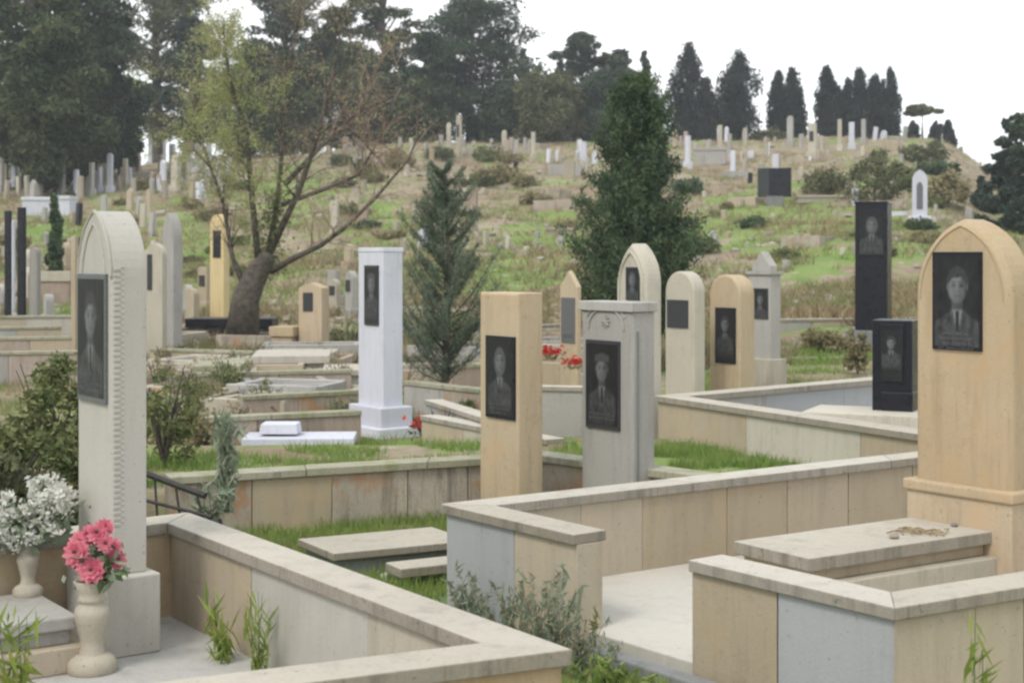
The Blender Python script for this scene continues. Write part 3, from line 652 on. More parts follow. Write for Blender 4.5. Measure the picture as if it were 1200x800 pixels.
lowwall([pz(497, 468, .35), pz(600, 500, .35)], -.2, .35, 'low grey wall running down behind the golden headstone, upper of two', ['grey', 'mossy'], 'cap')
lowwall([pz(492, 484, .3), pz(640, 512, .3)], -.2, .28, 'low pale wall with red flowers at its foot, lower of two behind the golden headstone', ['tan', 'pale'], 'cap')
lowwall([pz(600, 452, .45), pz(760, 455, .45)], -.2, .45, 'grey wall seen between the golden and grey headstones', ['grey', 'mossy', 'grey'], 'cap')
lowwall([pz(560, 384, .4), pz(668, 379, .4)], -.2, .4, 'pale far wall just left of the slim golden headstone', ['pale', 'grey'], 'cap')
lowwall([pz(895, 374, .6), pz(1100, 372, .6)], -.2, .6, 'weathered wall crossing behind the tall black stele', ['grey', 'tan', 'mossy'], 'cap')
lowwall([pz(905, 425, .02), pz(1010, 423, .02)], -.2, .1, 'thin kerb of stone in the grass left of the small black headstone', ['tan'], 'cap', pl=2)
lowwall([pz(530, 428, .3), pz(600, 424, .3)], -.2, .3, 'short low wall right of the young conifer', ['pink', 'grey'])
lowwall([pz(472, 446, .3), pz(560, 456, .3)], -.2, .3, 'low wall at the foot of the young conifer', ['grey', 'mossy'])
lowwall([pz(-80, 413, .42), pz(92, 411, .42)], -.2, .42, 'blocky grey stone wall behind the left bushes, left of the tall headstone', ['grey', 'pink', 'tan', 'mossy'], 'oldcap', pl=1.0)
lowwall([pz(-80, 396, .5), pz(95, 394, .5)], -.2, .5, 'upper stone step behind the left bushes', ['tan', 'pink'])
lowwall([pz(-80, 384, .6), pz(72, 382, .6)], -.1, .6, 'highest stone step left of the tall headstone', ['tan', 'grey'])
lowwall([pz(-80, 371, .75), pz(95, 369, .75)], -.1, .75, 'top pale wall of the steps left of the tall headstone', ['pale', 'tan'])
def tombbox(px, py, Y, w, d, h, label, mat, top=None, yaw=0, z=None, name='tomb'):
    x = (px - 600) * Y / F; z = terr(x, Y) if z is None else z
    r = root(name, (x, Y, z), yaw, label, 'tomb')
    MB().box((0, 0, h * .35), (w, d, h * .7)).build('chest', mat, r, bevel=.01)
    MB().box((0, 0, h * .85), (w + .08, d + .08, h * .3)).build('top_slab', top or mat, r, bevel=.01); return r
tombbox(343, 0, 24.5, 1.15, 1.6, .42, 'grey boxy tomb in the terraces under the leaning tree', 'grey', 'cap', .1)
tombbox(262, 0, 22.5, .7, 1.4, .4, 'small stained tomb left of the grey boxy one', 'tan', 'oldcap', .1)
tombbox(405, 0, 23.0, .6, 1.2, .3, 'low tomb close behind the white pillar, on its left', 'grey', 'cap', .1)
tombbox(352, 0, 14.7, 1.0, .5, .24, 'flat white marble tomb left of the white pillar', 'mossy', 'white', .05, z=-.1)
o = MB().box((0, 0, .07), (.38, .3, .1), taper=.92).build('marble_block', 'white', loc=(-2.28, 14.72, .14), bevel=.01); tag(o, 'small white marble block resting on the flat white tomb', 'stone block')
tombbox(440, 0, 30.5, .5, .9, .5, 'pale tomb between the leaning tree and the white pillar', 'pink', 'pale', .1)
# black marble tomb with golden pillar behind leaning tree
x = (275 - 600) * 33 / F; r = root('tomb', (x, 33, terr(x, 33)), 0, 'polished black double tomb platform behind the leaning tree trunk', 'tomb')
MB().box((.0, 0, .12), (2.3, 1.2, .24)).build('lower_block', 'black', r, bevel=.01); MB().box((-.05, 0, .36), (1.9, .9, .2)).build('upper_block', 'black', r, bevel=.01)
MB().box((.0, -.7, .02), (2.6, .3, .1)).build('kerb', 'white', r, bevel=.01)
headstone(246, 262, 269, 251, 34.5, 'slender yellow headstone standing behind the black tomb platform', 'yellow', 'pointed', z0=.3, rise=.25, pq=(.25, .8, 270, 302, 'black', False, 3, 0), yaw=math.radians(-40))
headstone(350, 377, 386, 331, 28, 'small golden headstone with a square dark plaque, right of the leaning tree', 'gold', 'gable', z0=0, rise=.1, yaw=math.radians(-25), pq=(.2, .62, 343, 365, 'dgran', False, 3, 0))
tombbox(337, 0, 28.4, .42, .5, .62, 'golden stone block joined before the small golden headstone', 'gold', 'gold', -.3, z=-.05)
headstone(170, 190, 196, 285, 27, 'grey headstone with narrow dark strip plaque, just right of the tall left one', 'pale', 'round', z0=0, pq=(.15, .42, 298, 340, 'dgran', False, 3, 0), yaw=math.radians(-35))
headstone(190, 203, 214, 249, 29, 'tall rough grey headstone right of the tall left headstone', 'grey', 'pointed', z0=0, rise=.5, yaw=math.radians(-50))
# dark steles etc at left
headstone(5, 12, 14, 247, 33, 'black slim stele at the left edge', 'black', z0=0, yaw=-.5)
headstone(20, 28, 31, 243, 30.5, 'wider black stele beside the slim one at the left edge', 'black', z0=0, yaw=-.5)
headstone(11, 15, 18, 258, 37, 'white post-like headstone between the two black steles', 'white', z0=.2, yaw=-.5)
headstone(34, 44, 48, 290, 31, 'grey headstone right of the black steles', 'grey', 'round', z0=0, yaw=-.5)
headstone(83, 88, 92, 277, 26, 'tan post headstone peeking out left of the tall headstone', 'tan', z0=0, yaw=-.5)
tombbox(62, 0, 40, 1.0, .4, .9, 'pinkish upright slab wall behind the grey headstone at left', 'pink', 'pale')
tombbox(75, 0, 33, .7, 1.6, .25, 'cream flat tomb left of the tall headstone', 'pale', 'floor')
# M: dark wide pair on the slope, pale arch frame, others
p = hit(908, 242); r = root('headstone', p, -.2, 'broad dark double stele standing on the grassy slope left of the tall black stele', 'headstone'); k = p.y / F
for dx, ww, mt in ((-13, 14, 'dgran'), (6, 26, 'black')): MB().box((dx * k, 0, 27 * k), (ww * k, .14, 34 * k)).build('stele', mt, r, bevel=.01)
MB().box((0, 0, 5 * k), (20 * k, .3, 12 * k)).build('plinth', 'curb', r, bevel=.01)
p = hit(1078, 262); k = p.y / F; r = root('headstone', p, -.3, 'white pointed arch headstone with dark niche on the slope right of the tall black stele', 'headstone')
MB().prism(prof('pointed', 17 * k, 62 * k, 12 * k), -.15, .15).build('shaft', 'white', r, bevel=.01)
MB().prism([(a, b_ + 16 * k) for a, b_ in prof('pointed', 7 * k, 32 * k, 6 * k)], -.17, -.14).build('niche', 'mgran', r)
MB().box((0, 0, 4 * k), (26 * k, .6, 8 * k)).build('plinth', 'white', r, bevel=.01)
tag(MB().box((0, 0, 0), (.9, .3, .25)).build('stone_block', 'white', loc=hit(1050, 255), bevel=.01), 'low white block left of the white arch headstone', 'stone block')

# ---------------------------------------------------------------- distant headstones, one by one
def fs(px, base, top, wpx, mat, kind, label, group=None, pq=False):
    p = hit(px, base); k = p.y / F; h = (base - top) * k; w = max(.12, wpx * k * .8); mb = MB()
    if h > w * 1.2 and kind in ('round', 'pointed', 'gable', 'flat'): mb.prism([(a, b_ - .3) for a, b_ in prof(kind, w, h + .3, w * .6)], -.09, .09)
    else: mb.box((0, 0, h / 2 - .1), (w, .5, h + .2))
    yaw = random.uniform(-.9, -.2)
    if h > 1.3 and mat not in ('black', 'dgran') and kind != 'box':
        r = root('headstone', p, yaw, label, 'headstone', group); mb.build('shaft', mat, r, bevel=.015)
        MB().box((0, 0, .1), (w * 1.4, .34, .5)).build('plinth', mat, r, bevel=.015)
        if pq: MB().box((0, -.1, h * .62), (w * .55, .03, h * .3)).build('plaque', 'dgran', r)
    else:
        r = mb.build('headstone', mat, loc=p, bevel=.015); r.rotation_euler = (random.gauss(0, .04), random.gauss(0, .05), yaw); tag(r, label, 'headstone', group)
    return r
FAR = [
 (2, 226, 188, 8, 'grey', 'flat', 'grey pillar headstone cut by the left edge under the pines'),
 (22, 232, 208, 6, 'pale', 'flat', 'pale short pillar under the left pines, second from the edge'),
 (47, 232, 205, 7, 'grey', 'round', 'round-topped grey headstone under the left pines'),
 (78, 226, 184, 11, 'grey', 'pointed', 'grey arched headstone under the pines, left of an equal one'),
 (91, 224, 180, 10, 'grey', 'pointed', 'grey arched headstone under the pines, right of an equal one'),
 (107, 226, 200, 6, 'pale', 'flat', 'thin pale pillar left of the bright white pillar under the pines'),
 (117, 226, 196, 5, 'white', 'flat', 'thin white pillar close left of the brightest pillar under the pines'),
 (129, 226, 180, 8, 'white', 'round', 'brightest white pillar under the left pines'),
 (147, 218, 186, 7, 'pale', 'flat', 'pale pillar right of the brightest white pillar under the pines'),
 (153, 190, 148, 9, 'pale', 'flat', 'cream pillar higher up, left of the bluish white one'),
 (161, 192, 150, 6, 'pale', 'flat', 'cream pillar touching the bluish white one'),
 (177, 190, 142, 12, 'white', 'flat', 'bluish white broad pillar highest under the left pines'),
 (191, 226, 189, 10, 'white', 'pointed', 'white arched headstone left of the cream arched one'),
 (205, 226, 182, 11, 'pale', 'pointed', 'cream arched headstone right of the white arched one'),
 (231, 216, 169, 8, 'grey', 'flat', 'tall grey pillar behind the left twigs of the leaning tree'),
 (241, 214, 187, 9, 'tan', 'round', 'tan headstone right of the tall grey pillar, behind the leaning tree'),
 (267, 210, 186, 6, 'white', 'flat', 'small white post seen through the crown of the leaning tree'),
 (391, 276, 237, 12, 'pale', 'flat', 'pale headstone with dark plaque seen below the long limb of the leaning tree'),
 (426, 264, 240, 15, 'pink', 'flat', 'broad pinkish headstone on the slope above the white pillar'),
 (405, 192, 161, 11, 'pink', 'flat', 'pinkish headstone on the crest, left one of a pair behind the bare twigs'),
 (421, 192, 161, 11, 'grey', 'flat', 'greyish headstone on the crest, right one of a pair behind the bare twigs'),
 (470, 187, 163, 5, 'grey', 'flat', 'slim grey post on the crest left of three tall pillars'),
 (517, 186, 158, 6, 'grey', 'flat', 'shortest of the three tall pillars on the crest'),
 (526, 185, 144, 6, 'pale', 'gable', 'middle one of the three tall pillars on the crest'),
 (538, 185, 137, 8, 'pale', 'flat', 'tallest of the three pillars on the crest before the dark pines'),
 (591, 184, 154, 7, 'pale', 'pointed', 'pointed pale headstone on the crest right of the three tall pillars'),
 (604, 184, 164, 6, 'grey', 'flat', 'short grey post beside the pointed pale headstone on the crest'),
 (625, 188, 157, 5, 'pale', 'flat', 'slender pale post on the crest before the olive tree'),
 (681, 188, 164, 6, 'white', 'flat', 'bright white post on the crest left of the dark conifer'),
 (697, 192, 178, 7, 'white', 'round', 'small white headstone on the crest beside the dark conifer'),
 (605, 209, 191, 6, 'black', 'flat', 'small dark stone standing on the brown slope below the crest'),
 (553, 254, 219, 16, 'pink', 'flat', 'broad pale pink headstone on the slope above the young conifer'),
 (806, 197, 160, 8, 'white', 'flat', 'white post right of the dark conifer on the crest'),
 (844, 182, 148, 6, 'pale', 'flat', 'tall pale post left of the right cypresses'),
 (855, 184, 157, 6, 'grey', 'flat', 'shorter grey post beside the tall pale one on the right crest'),
 (859, 208, 177, 7, 'white', 'flat', 'white post below the right crest, lower than its neighbours'),
 (909, 199, 181, 9, 'white', 'flat', 'white stone just above the broad dark stele'),
 (879, 215, 203, 5, 'black', 'flat', 'tiny dark stone left of the broad dark stele'),
 (952, 186, 146, 13, 'pale', 'flat', 'broad cream headstone on the right crest below the cypresses'),
 (926, 172, 136, 9, 'grey', 'pointed', 'grey arched stone under the fourth cypress'),
 (984, 178, 142, 6, 'pale', 'flat', 'tall pale post left of the white one under the right cypresses'),
 (998, 176, 145, 8, 'white', 'flat', 'white headstone at the foot of the right cypresses'),
 (1012, 168, 140, 6, 'grey', 'flat', 'grey post under the tall right cypress cluster'),
 (1025, 166, 150, 6, 'white', 'flat', 'small white headstone under the tall right cypress cluster'),
 (1035, 164, 153, 9, 'white', 'round', 'low white headstone at the right end of the cypress cluster'),
 (1002, 242, 221, 9, 'white', 'flat', 'white block headstone directly left of the tall black stele top'),
 (1100, 165, 145, 6, 'black', 'flat', 'dark post under the umbrella pine'),
 (880, 187, 178, 9, 'white', 'round', 'low white stone midway along the right crest'),
 (92, 264, 238, 10, 'black', 'flat', 'black block headstone above the tall left headstone'),
 (497, 292, 268, 18, 'white', 'round', 'white lumpy stone left of the young conifer'),
]
for i, (px, b_, tp, ww, mt, kd, lb) in enumerate(FAR): fs(px, b_, tp, ww, mt, kd, lb, pq=(px in (391, 538, 952)))
for px, b_, wpx, hpx, mt, lb in [(45, 252, 32, 20, 'white', 'low bluish white tomb under the left pines, wider one'), (79, 252, 15, 22, 'white', 'upright bluish white slab right of the wide low tomb'), (832, 192, 36, 18, 'grey', 'stepped grey tomb on the right crest'),
        (155, 152, 14, 18, 'grey', 'grey square kiosk under the left pines'), (962, 236, 55, 5, 'rubble', 'long low white kerb on the slope left of the tall black stele'), (655, 275, 30, 5, 'rubble', 'flat pale slab lying on the green slope left of the dark conifer'), (165, 213, 40, 8, 'pale', 'pale low wall under the left pines')]:
    p = hit(px, b_); k = p.y / F; r = root('tomb', p, random.uniform(-.2, .1), lb, 'tomb')
    MB().box((0, 0, hpx * k * .4), (wpx * k, 1.0, hpx * k * .8 + .2)).build('chest', mt, r, bevel=.02); MB().box((0, 0, hpx * k * .9), (wpx * k * 1.06, 1.1, hpx * k * .2)).build('top_slab', mt, r, bevel=.02)
# chapel roof through the pines
p = Vector(((172 - 600) * 135 / F, 135, terr((172 - 600) * 135 / F, 135))); r = root('mausoleum', p, .1, 'small white mausoleum glimpsed between the left pines', 'mausoleum')
for sx in (-1, 1):
    for sy in (-1, 1): MB().box((sx * 1.4, sy * 1.2, 2.1), (.3, .3, 4.6)).build('pillar', 'white', r)
MB().box((0, 0, 4.7), (3.6, 3.2, .6)).build('entablature', 'white', r); MB().prism([(-1.9, 5), (0, 6), (1.9, 5)], -1.7, 1.7).build('roof', 'white', r)

zones = [((0, 262), (196, 236), 84, (20, 46), 'weathered grey headstones crowded under the left pines', ['%s %s in the crowded rows under the left pines', 'headstones under the left pines']),
         ((385, 690), (176, 200), 40, (8, 26), '', ['%s %s on the middle crest below the pines', 'headstones on the middle crest']),
         ((790, 1060), (160, 206), 52, (7, 24), '', ['%s %s on the right crest below the cypresses', 'headstones on the right crest']),
         ((390, 700), (205, 300), 44, (8, 20), '', ['%s %s scattered on the middle slope', 'small stones on the middle slope']),
         ((820, 1140), (205, 345), 46, (6, 17), '', ['%s %s scattered on the right slope', 'small stones on the right slope']),
         ((0, 260), (236, 335), 40, (16, 38), '', ['%s %s on the left slope behind the tall headstone', 'headstones on the left slope'])]
for (xa, xb), (ya, yb), n, (ha, hb), _, (fmt, grp) in zones:
    for i in range(n):
        px = random.uniform(xa, xb); py = random.uniform(ya, yb); hp = random.uniform(ha, hb) * (.6 + .4 * random.random())
        if ya > 230 and 215 < px < 262: px -= 70
        if ya == 236: px = min(px, 214)
        mt = random.choice(['grey', 'grey', 'pale', 'tan', 'rubble', 'pink', 'white'] if ya < 205 else ['rubble', 'pale', 'rubble', 'grey', 'tan'])
        kd = random.choice(['flat', 'round', 'pointed', 'gable', 'flat']); wp = hp * random.uniform(.22, .4) if ya < 205 or xa < 10 else hp * random.uniform(.3, .9)
        cn = {'grey': 'grey', 'pale': 'cream', 'tan': 'tan', 'rubble': 'bleached', 'pink': 'pinkish', 'white': 'white'}[mt]
        kn = {'flat': 'flat-topped', 'round': 'round-topped', 'pointed': 'pointed', 'gable': 'gabled'}[kd] + (' headstone' if ya < 205 or xa < 10 else ' stone')
        r = fs(px, py, py - hp, max(4, wp), mt, kd, fmt % (cn, kn), grp)

for i in range(16):
    px = random.choice([random.uniform(0, 90), random.uniform(172, 240), random.uniform(172, 240), random.uniform(390, 415)]); Y = random.uniform(31, 48); hp = random.uniform(28, 70) * 30 / Y; x = (px - 600) * Y / F
    mt = random.choice(['grey', 'grey', 'pale', 'tan']); kd = random.choice(['round', 'flat', 'pointed']); p = Vector((x, Y, terr(x, Y))); h_ = hp * Y / F; w_ = random.uniform(.28, .5)
    r = root('headstone', p, random.uniform(-1.1, -.5), '%s %s headstone in the middle distance beside the tall left headstone' % ({'grey': 'grey', 'pale': 'cream', 'tan': 'tan'}[mt], {'round': 'round-topped', 'flat': 'flat-topped', 'pointed': 'pointed'}[kd]), 'headstone', 'middle-distance headstones at left')
    MB().prism([(a_, b_) for a_, b_ in prof(kd, w_, h_, w_ * .6)], -.09, .09).build('shaft', mt, r, bevel=.012); MB().box((0, 0, .0), (w_ + .14, .34, .4)).build('plinth', mt, r, bevel=.012)
    if random.random() < .5: MB().box((0, -.1, h_ * .68), (w_ * .6, .03, h_ * .25)).build('plaque', 'dgran', r)
# ---------------------------------------------------------------- trees
def cluster_tree(name, px, basey, topy, wpx, Y, mat, label, shape='pine', n=7000, leaf=.17, trunk=True, cat='tree', group=None, lo=.22, dx=None, asp=.42):
    wpx = wpx * (1.0 if shape in ('umbrella', 'fir') else 1.3 if shape == 'pine' else 1.6 if shape == 'cypress' else 1.15)
    x = (px - 600) * Y / F; z = terr(x, Y); k = Y / F
    if basey is not None: z = min(z, HC - (basey - 300) * k)
    top = HC - (topy - 300) * k; H = top - z; R = wpx * k / 2
    r = root(name, (x, Y, z - .1), random.uniform(0, 6), label, cat, group)
    C = []; tb = MB()
    lean = (random.gauss(0, .02) * H, random.gauss(0, .02) * H)
    tb.tube([(0, 0, 0), (lean[0] * .5, lean[1] * .5, H * .5), (lean[0], lean[1], H * .92)], [max(.12, H * .022), H * .014, .02], 7)
    nc = {'pine': 95, 'cypress': 60, 'round': 48, 'umbrella': 26, 'fir': 90}[shape]
    cl = []
    for i in range(nc):
        a = random.uniform(0, 2 * math.pi); t = (i + random.random()) / nc
        if shape == 'pine':
            f = lo + (1 - lo) * t; env = R * math.sin(math.pi * min(1, max(0.04, (1 - t) * .80 + .06))) ** .7 * random.uniform(.55, 1.1); s = R * random.uniform(.15, .27); q = random.uniform(.2, .92)
        elif shape == 'cypress':
            f = .06 + .92 * t; env = R * min(1, (1 - t) * 2.4 + .12) * random.uniform(.55, 1.0); s = R * random.uniform(.26, .42) * (1 - .5 * t); q = random.uniform(.1, .8)
        elif shape == 'round':
            f = lo + (1 - lo) * t; env = R * math.sin(math.pi * (.12 + .80 * t)) ** .6; s = R * random.uniform(.22, .38); q = random.uniform(.3, .9)
        elif shape == 'umbrella':
            f = .76 + .18 * random.random(); env = R * .85 * (1.05 - (f - .76) * 2.6); s = R * .2; q = random.random() ** .5
        else:
            f = lo + (1 - lo) * t; env = R * (1 - t) ** .75 * random.uniform(.75, 1.15) + R * .06; s = R * random.uniform(.13, .24) * (1.2 - .7 * t); q = random.uniform(.35, .95)
        c_ = np.array((q * env * math.cos(a) + lean[0] * f, q * env * math.sin(a) + lean[1] * f, H * f)); cl.append((c_, s))
        if shape != 'cypress': tb.tube([(lean[0] * f * .8, lean[1] * f * .8, H * f * .86), tuple(c_ * (.6, .6, 1) + (0, 0, -s * .3)), tuple(c_)], [H * .006, H * .004, .01], 4)
    tot = sum(s * s for _, s in cl)
    for c_, s in cl:
        m_ = max(12, int(n * s * s / tot)); d = rdir(m_); rad = s * rng.uniform(.35, 1.12, m_)[:, None]
        sq = (1, 1, {'pine': .5, 'cypress': 1.7, 'round': .8, 'umbrella': .35, 'fir': .6}[shape]); C.append(c_ + d * rad * sq)
    tb.build('trunk', 'bark', r); cards('crown', np.concatenate(C), leaf, asp, mat, r, up={'cypress': 1.2, 'pine': .3, 'fir': .3}.get(shape, 0)); return r
BG = [
 ('pine_tree', -50, 200, -120, 190, 92, 'pine', 'pine', 'dense pine cut by the left edge of the picture'),
 ('pine_tree', 30, 208, -50, 150, 84, 'pine', 'pine', 'broad dark pine filling the top left, left of its neighbour'),
 ('pine_tree', 112, 208, -60, 140, 90, 'bluepine', 'pine', 'blue-green pine second from the left edge'),
 ('pine_tree', 70, 205, 40, 120, 80, 'pine', 'round', 'lower bushy pine in front of the two top left pines'),
 ('pine_tree', 185, 190, -110, 150, 118, 'olive', 'pine', 'lighter olive pine with sky gaps, above the white mausoleum'),
 ('pine_tree', 140, 200, 95, 60, 95, 'pine', 'round', 'small dark pine left of the white mausoleum'),
 ('pine_tree', 232, 190, 20, 90, 115, 'bluepine', 'pine', 'thin bluish pine behind the left side of the leaning tree'),
 ('pine_tree', 332, 190, -25, 110, 120, 'bluepine', 'pine', 'dark pine behind the crown of the leaning tree'),
 ('pine_tree', 385, 190, 10, 90, 124, 'pine', 'pine', 'dark pine behind the right half of the leaning tree'),
 ('pine_tree', 452, 190, -60, 96, 122, 'pine', 'pine', 'tall pine reaching the top edge right of the leaning tree'),
 ('pine_tree', 505, 182, 40, 70, 114, 'bluepine', 'pine', 'bluish pine left of the big round-headed pine'),
 ('pine_tree', 548, 182, 0, 150, 118, 'bluepine', 'pine', 'big round-headed pine at the centre of the crest'),
 ('pine_tree', 612, 180, 58, 56, 128, 'bluepine', 'fir', 'pointed dark pine right of the big round-headed one'),
 ('olive_tree', 642, 176, 92, 82, 112, 'olive', 'round', 'olive-green round tree on the crest left of the dark conifer'),
 ('pine_tree', 683, 180, 40, 70, 124, 'bluepine', 'pine', 'tall bluish pine behind the olive-green tree'),
 ('pine_tree', 722, 180, 62, 66, 122, 'bluepine', 'pine', 'bluish pine behind the tip of the dark conifer, on its left'),
 ('pine_tree', 655, 180, 70, 44, 127, 'bluepine', 'fir', 'narrow pointed pine between two broader bluish pines'),
 ('pine_tree', 757, 180, 58, 40, 124, 'bluepine', 'fir', 'pointed pine just right of the dark conifer tip'),
 ('pine_tree', 420, 186, 60, 90, 116, 'pine', 'round', 'dark bushy tree low behind the bare twigs of the leaning tree'),
 ('pine_tree', 490, 184, 95, 70, 113, 'pine', 'round', 'dark bushy tree behind the three tall pillars on the crest'),
 ('pine_tree', 590, 184, 100, 70, 115, 'bluepine', 'round', 'dark bushy tree right of the three tall pillars on the crest'),
 ('pine_tree', 700, 184, 95, 70, 114, 'bluepine', 'round', 'dark bushy tree between the olive tree and the dark conifer'),
 ('pine_tree', 290, 192, 60, 90, 112, 'pine', 'round', 'dark bushy tree behind the trunk of the leaning tree'),
 ('pine_tree', 345, 190, 70, 80, 110, 'pine', 'round', 'dark bushy tree behind the middle of the leaning tree'),
 ('cypress_tree', 806, 168, 52, 46, 120, 'cyp', 'cypress', 'tallest dark cypress, first right of the dark conifer'),
 ('cypress_tree', 828, 168, 92, 36, 118, 'cyp', 'cypress', 'shorter cypress leaning on the tallest one'),
 ('cypress_tree', 862, 165, 64, 50, 120, 'cyp', 'cypress', 'broad dark cypress, second tall one from the left'),
 ('cypress_tree', 912, 164, 82, 26, 121, 'cyp', 'cypress', 'left half of the third cypress pair, slightly lower'),
 ('cypress_tree', 927, 164, 80, 30, 120, 'cyp', 'cypress', 'right half of the third cypress pair'),
 ('cypress_tree', 972, 164, 78, 30, 120, 'cyp', 'cypress', 'slender cypress left in the right cluster'),
 ('cypress_tree', 990, 164, 94, 28, 121, 'cyp', 'cypress', 'lower cypress in the middle of the right cluster'),
 ('cypress_tree', 1008, 164, 82, 32, 119, 'cyp', 'cypress', 'cypress right of the low one in the right cluster'),
 ('cypress_tree', 1027, 163, 90, 30, 120, 'cyp', 'cypress', 'blunt cypress second from the right in the right cluster'),
 ('cypress_tree', 1043, 162, 80, 24, 119, 'cyp', 'cypress', 'rightmost pointed cypress of the right cluster'),
 ('umbrella_pine', 1081, 160, 121, 50, 118, 'olive', 'umbrella', 'little flat-topped umbrella pine on the right crest'),
 ('clipped_cypress', 1070, 160, 142, 11, 117, 'cyp', 'cypress', 'clipped dark shrub under the umbrella pine, left one'),
 ('clipped_cypress', 1096, 162, 143, 10, 117, 'cyp', 'cypress', 'clipped dark shrub under the umbrella pine, middle one'),
 ('clipped_cypress', 1112, 164, 141, 13, 117, 'cyp', 'cypress', 'clipped dark shrub right of the umbrella pine'),
 ('spruce_tree', 1188, 285, 132, 125, 62, 'bluepine', 'fir', 'dark spruce behind the large golden headstone at the right edge'),
 ('spruce_tree', 1152, 262, 205, 34, 66, 'bluepine', 'fir', 'small dark spruce left of the larger one at the right edge'),
 ('clipped_cypress', 64, 292, 224, 17, 42, 'conif', 'cypress', 'narrow dark column shrub left of the tall headstone'),
]
for nm, px, by, ty, ww, Y, mt, shp, lb in BG:
    cluster_tree(nm, px, by, ty, ww, Y, mt, lb, shp, n=int(min(26000, 2500 + ww * 190)), leaf=(.17 if Y > 70 else .10) * (.85 if shp == 'cypress' else 1), lo=.12 if shp != 'fir' else .04)
for px, py, wp, hp, mt, lb in [(1025, 240, 60, 52, 'olive', 'large grey-green shrub on the slope above the tall black stele'), (965, 228, 60, 26, 'olive', 'low green shrub left of the tall black stele'), (1060, 225, 40, 34, 'bush', 'shrub between the tall black stele and the white arch'),
        (1110, 240, 50, 38, 'dry', 'straw shrub left of the small dark spruce'), (900, 165, 40, 14, 'olive', 'low scrub under the third cypress pair'), (1085, 190, 50, 18, 'olive', 'scrub below the umbrella pine'), (470, 200, 30, 22, 'dry', 'dry scrub on the middle crest'),
        (580, 215, 50, 16, 'dry', 'dry brown scrub on the middle slope'), (1020, 375, 50, 70, 'dry', 'leafless straw shrub in front of the tall black stele'), (820, 300, 40, 20, 'bush', 'green shrub right of the dark conifer foot'), (690, 250, 30, 16, 'bush', 'green shrub left of the dark conifer'),
        (15, 300, 40, 30, 'dry', 'dry shrub at the left edge on the slope'), (965, 415, 50, 30, 'dry', 'dry bramble before the weathered far wall'), (1005, 440, 30, 60, 'dry', 'yellow dry bush left of the small black headstone')]:
    p = hit(px, py); k = p.y / F
    bush(px, 0, p.y, wp * k / 2, hp * k, int(900 + wp * 22), mt, max(.035, 2.3 * k), lb)

def conifer(px, Y, ptop, pbase, rpx, label, mat, nb, nl, leaf, asp, upc, lo=.05, name='conifer_tree', power=.8, wob=.2, tight=1.0):
    x = (px - 600) * Y / F; z = HC - (pbase - 300) * Y / F; k = Y / F; H = (pbase - ptop) * k; R = rpx * k
    r = root(name, (x, Y, z), 0, label, 'tree'); tb = MB(); C = []
    tb.tube([(0, 0, 0), (.02 * H, 0, H * .5), (0, 0, H * .97)], [H * .018, H * .011, .01], 7)
    for i in range(nb):
        t = lo + (.97 - lo) * ((i + random.random()) / nb) ** 1.05; a = random.uniform(0, 6.28)
        lumpy = 1 + .28 * noise.noise(Vector((math.cos(a) * 1.3, math.sin(a) * 1.3, t * 5)))
        L = R * (min(1, (1 - t) * 1.12) ** power * (.55 + .45 * min(1, t * 4 + .3))) * random.uniform(1 - wob * 1.6, 1 + wob) * lumpy + .04 * R
        p0 = Vector((0, 0, H * t)); p2 = Vector((L * math.cos(a), L * math.sin(a), H * t + L * upc * random.uniform(.6, 1.4))); p1 = p0.lerp(p2, .5) - Vector((0, 0, L * .12))
        tb.tube([p0, p1, p2], [H * .004, H * .003, .003], 3)
        m_ = int(nl * (.35 + L / R)); tt = rng.uniform(.15, 1.03, m_) ** .8
        B = np.where(tt[:, None] < .5, np.array(p0) + (np.array(p1) - np.array(p0)) * tt[:, None] * 2, np.array(p1) + (np.array(p2) - np.array(p1)) * (tt[:, None] * 2 - 1))
        C.append(B + rng.normal(0, 1, (m_, 3)) * tight * (.05 * R + .10 * L * (1 - tt * .6))[:, None])
    tb.build('trunk', 'bark', r); cards('crown', np.concatenate(C), leaf, asp, mat, r, up=.8); return r
conifer(747, 25.5, 86, 425, 72, 'large dark green conifer behind the pointed-arch headstone', 'conif', 340, 230, .05, .22, .8, name='conifer_tree', power=.62, wob=.3, tight=.72)
conifer(521, 19.5, 190, 464, 56, 'young blue-green conifer beside the white pillar', 'young', 150, 190, .042, .1, 1.0, name='conifer_tree', power=.6, wob=.45, tight=.45)

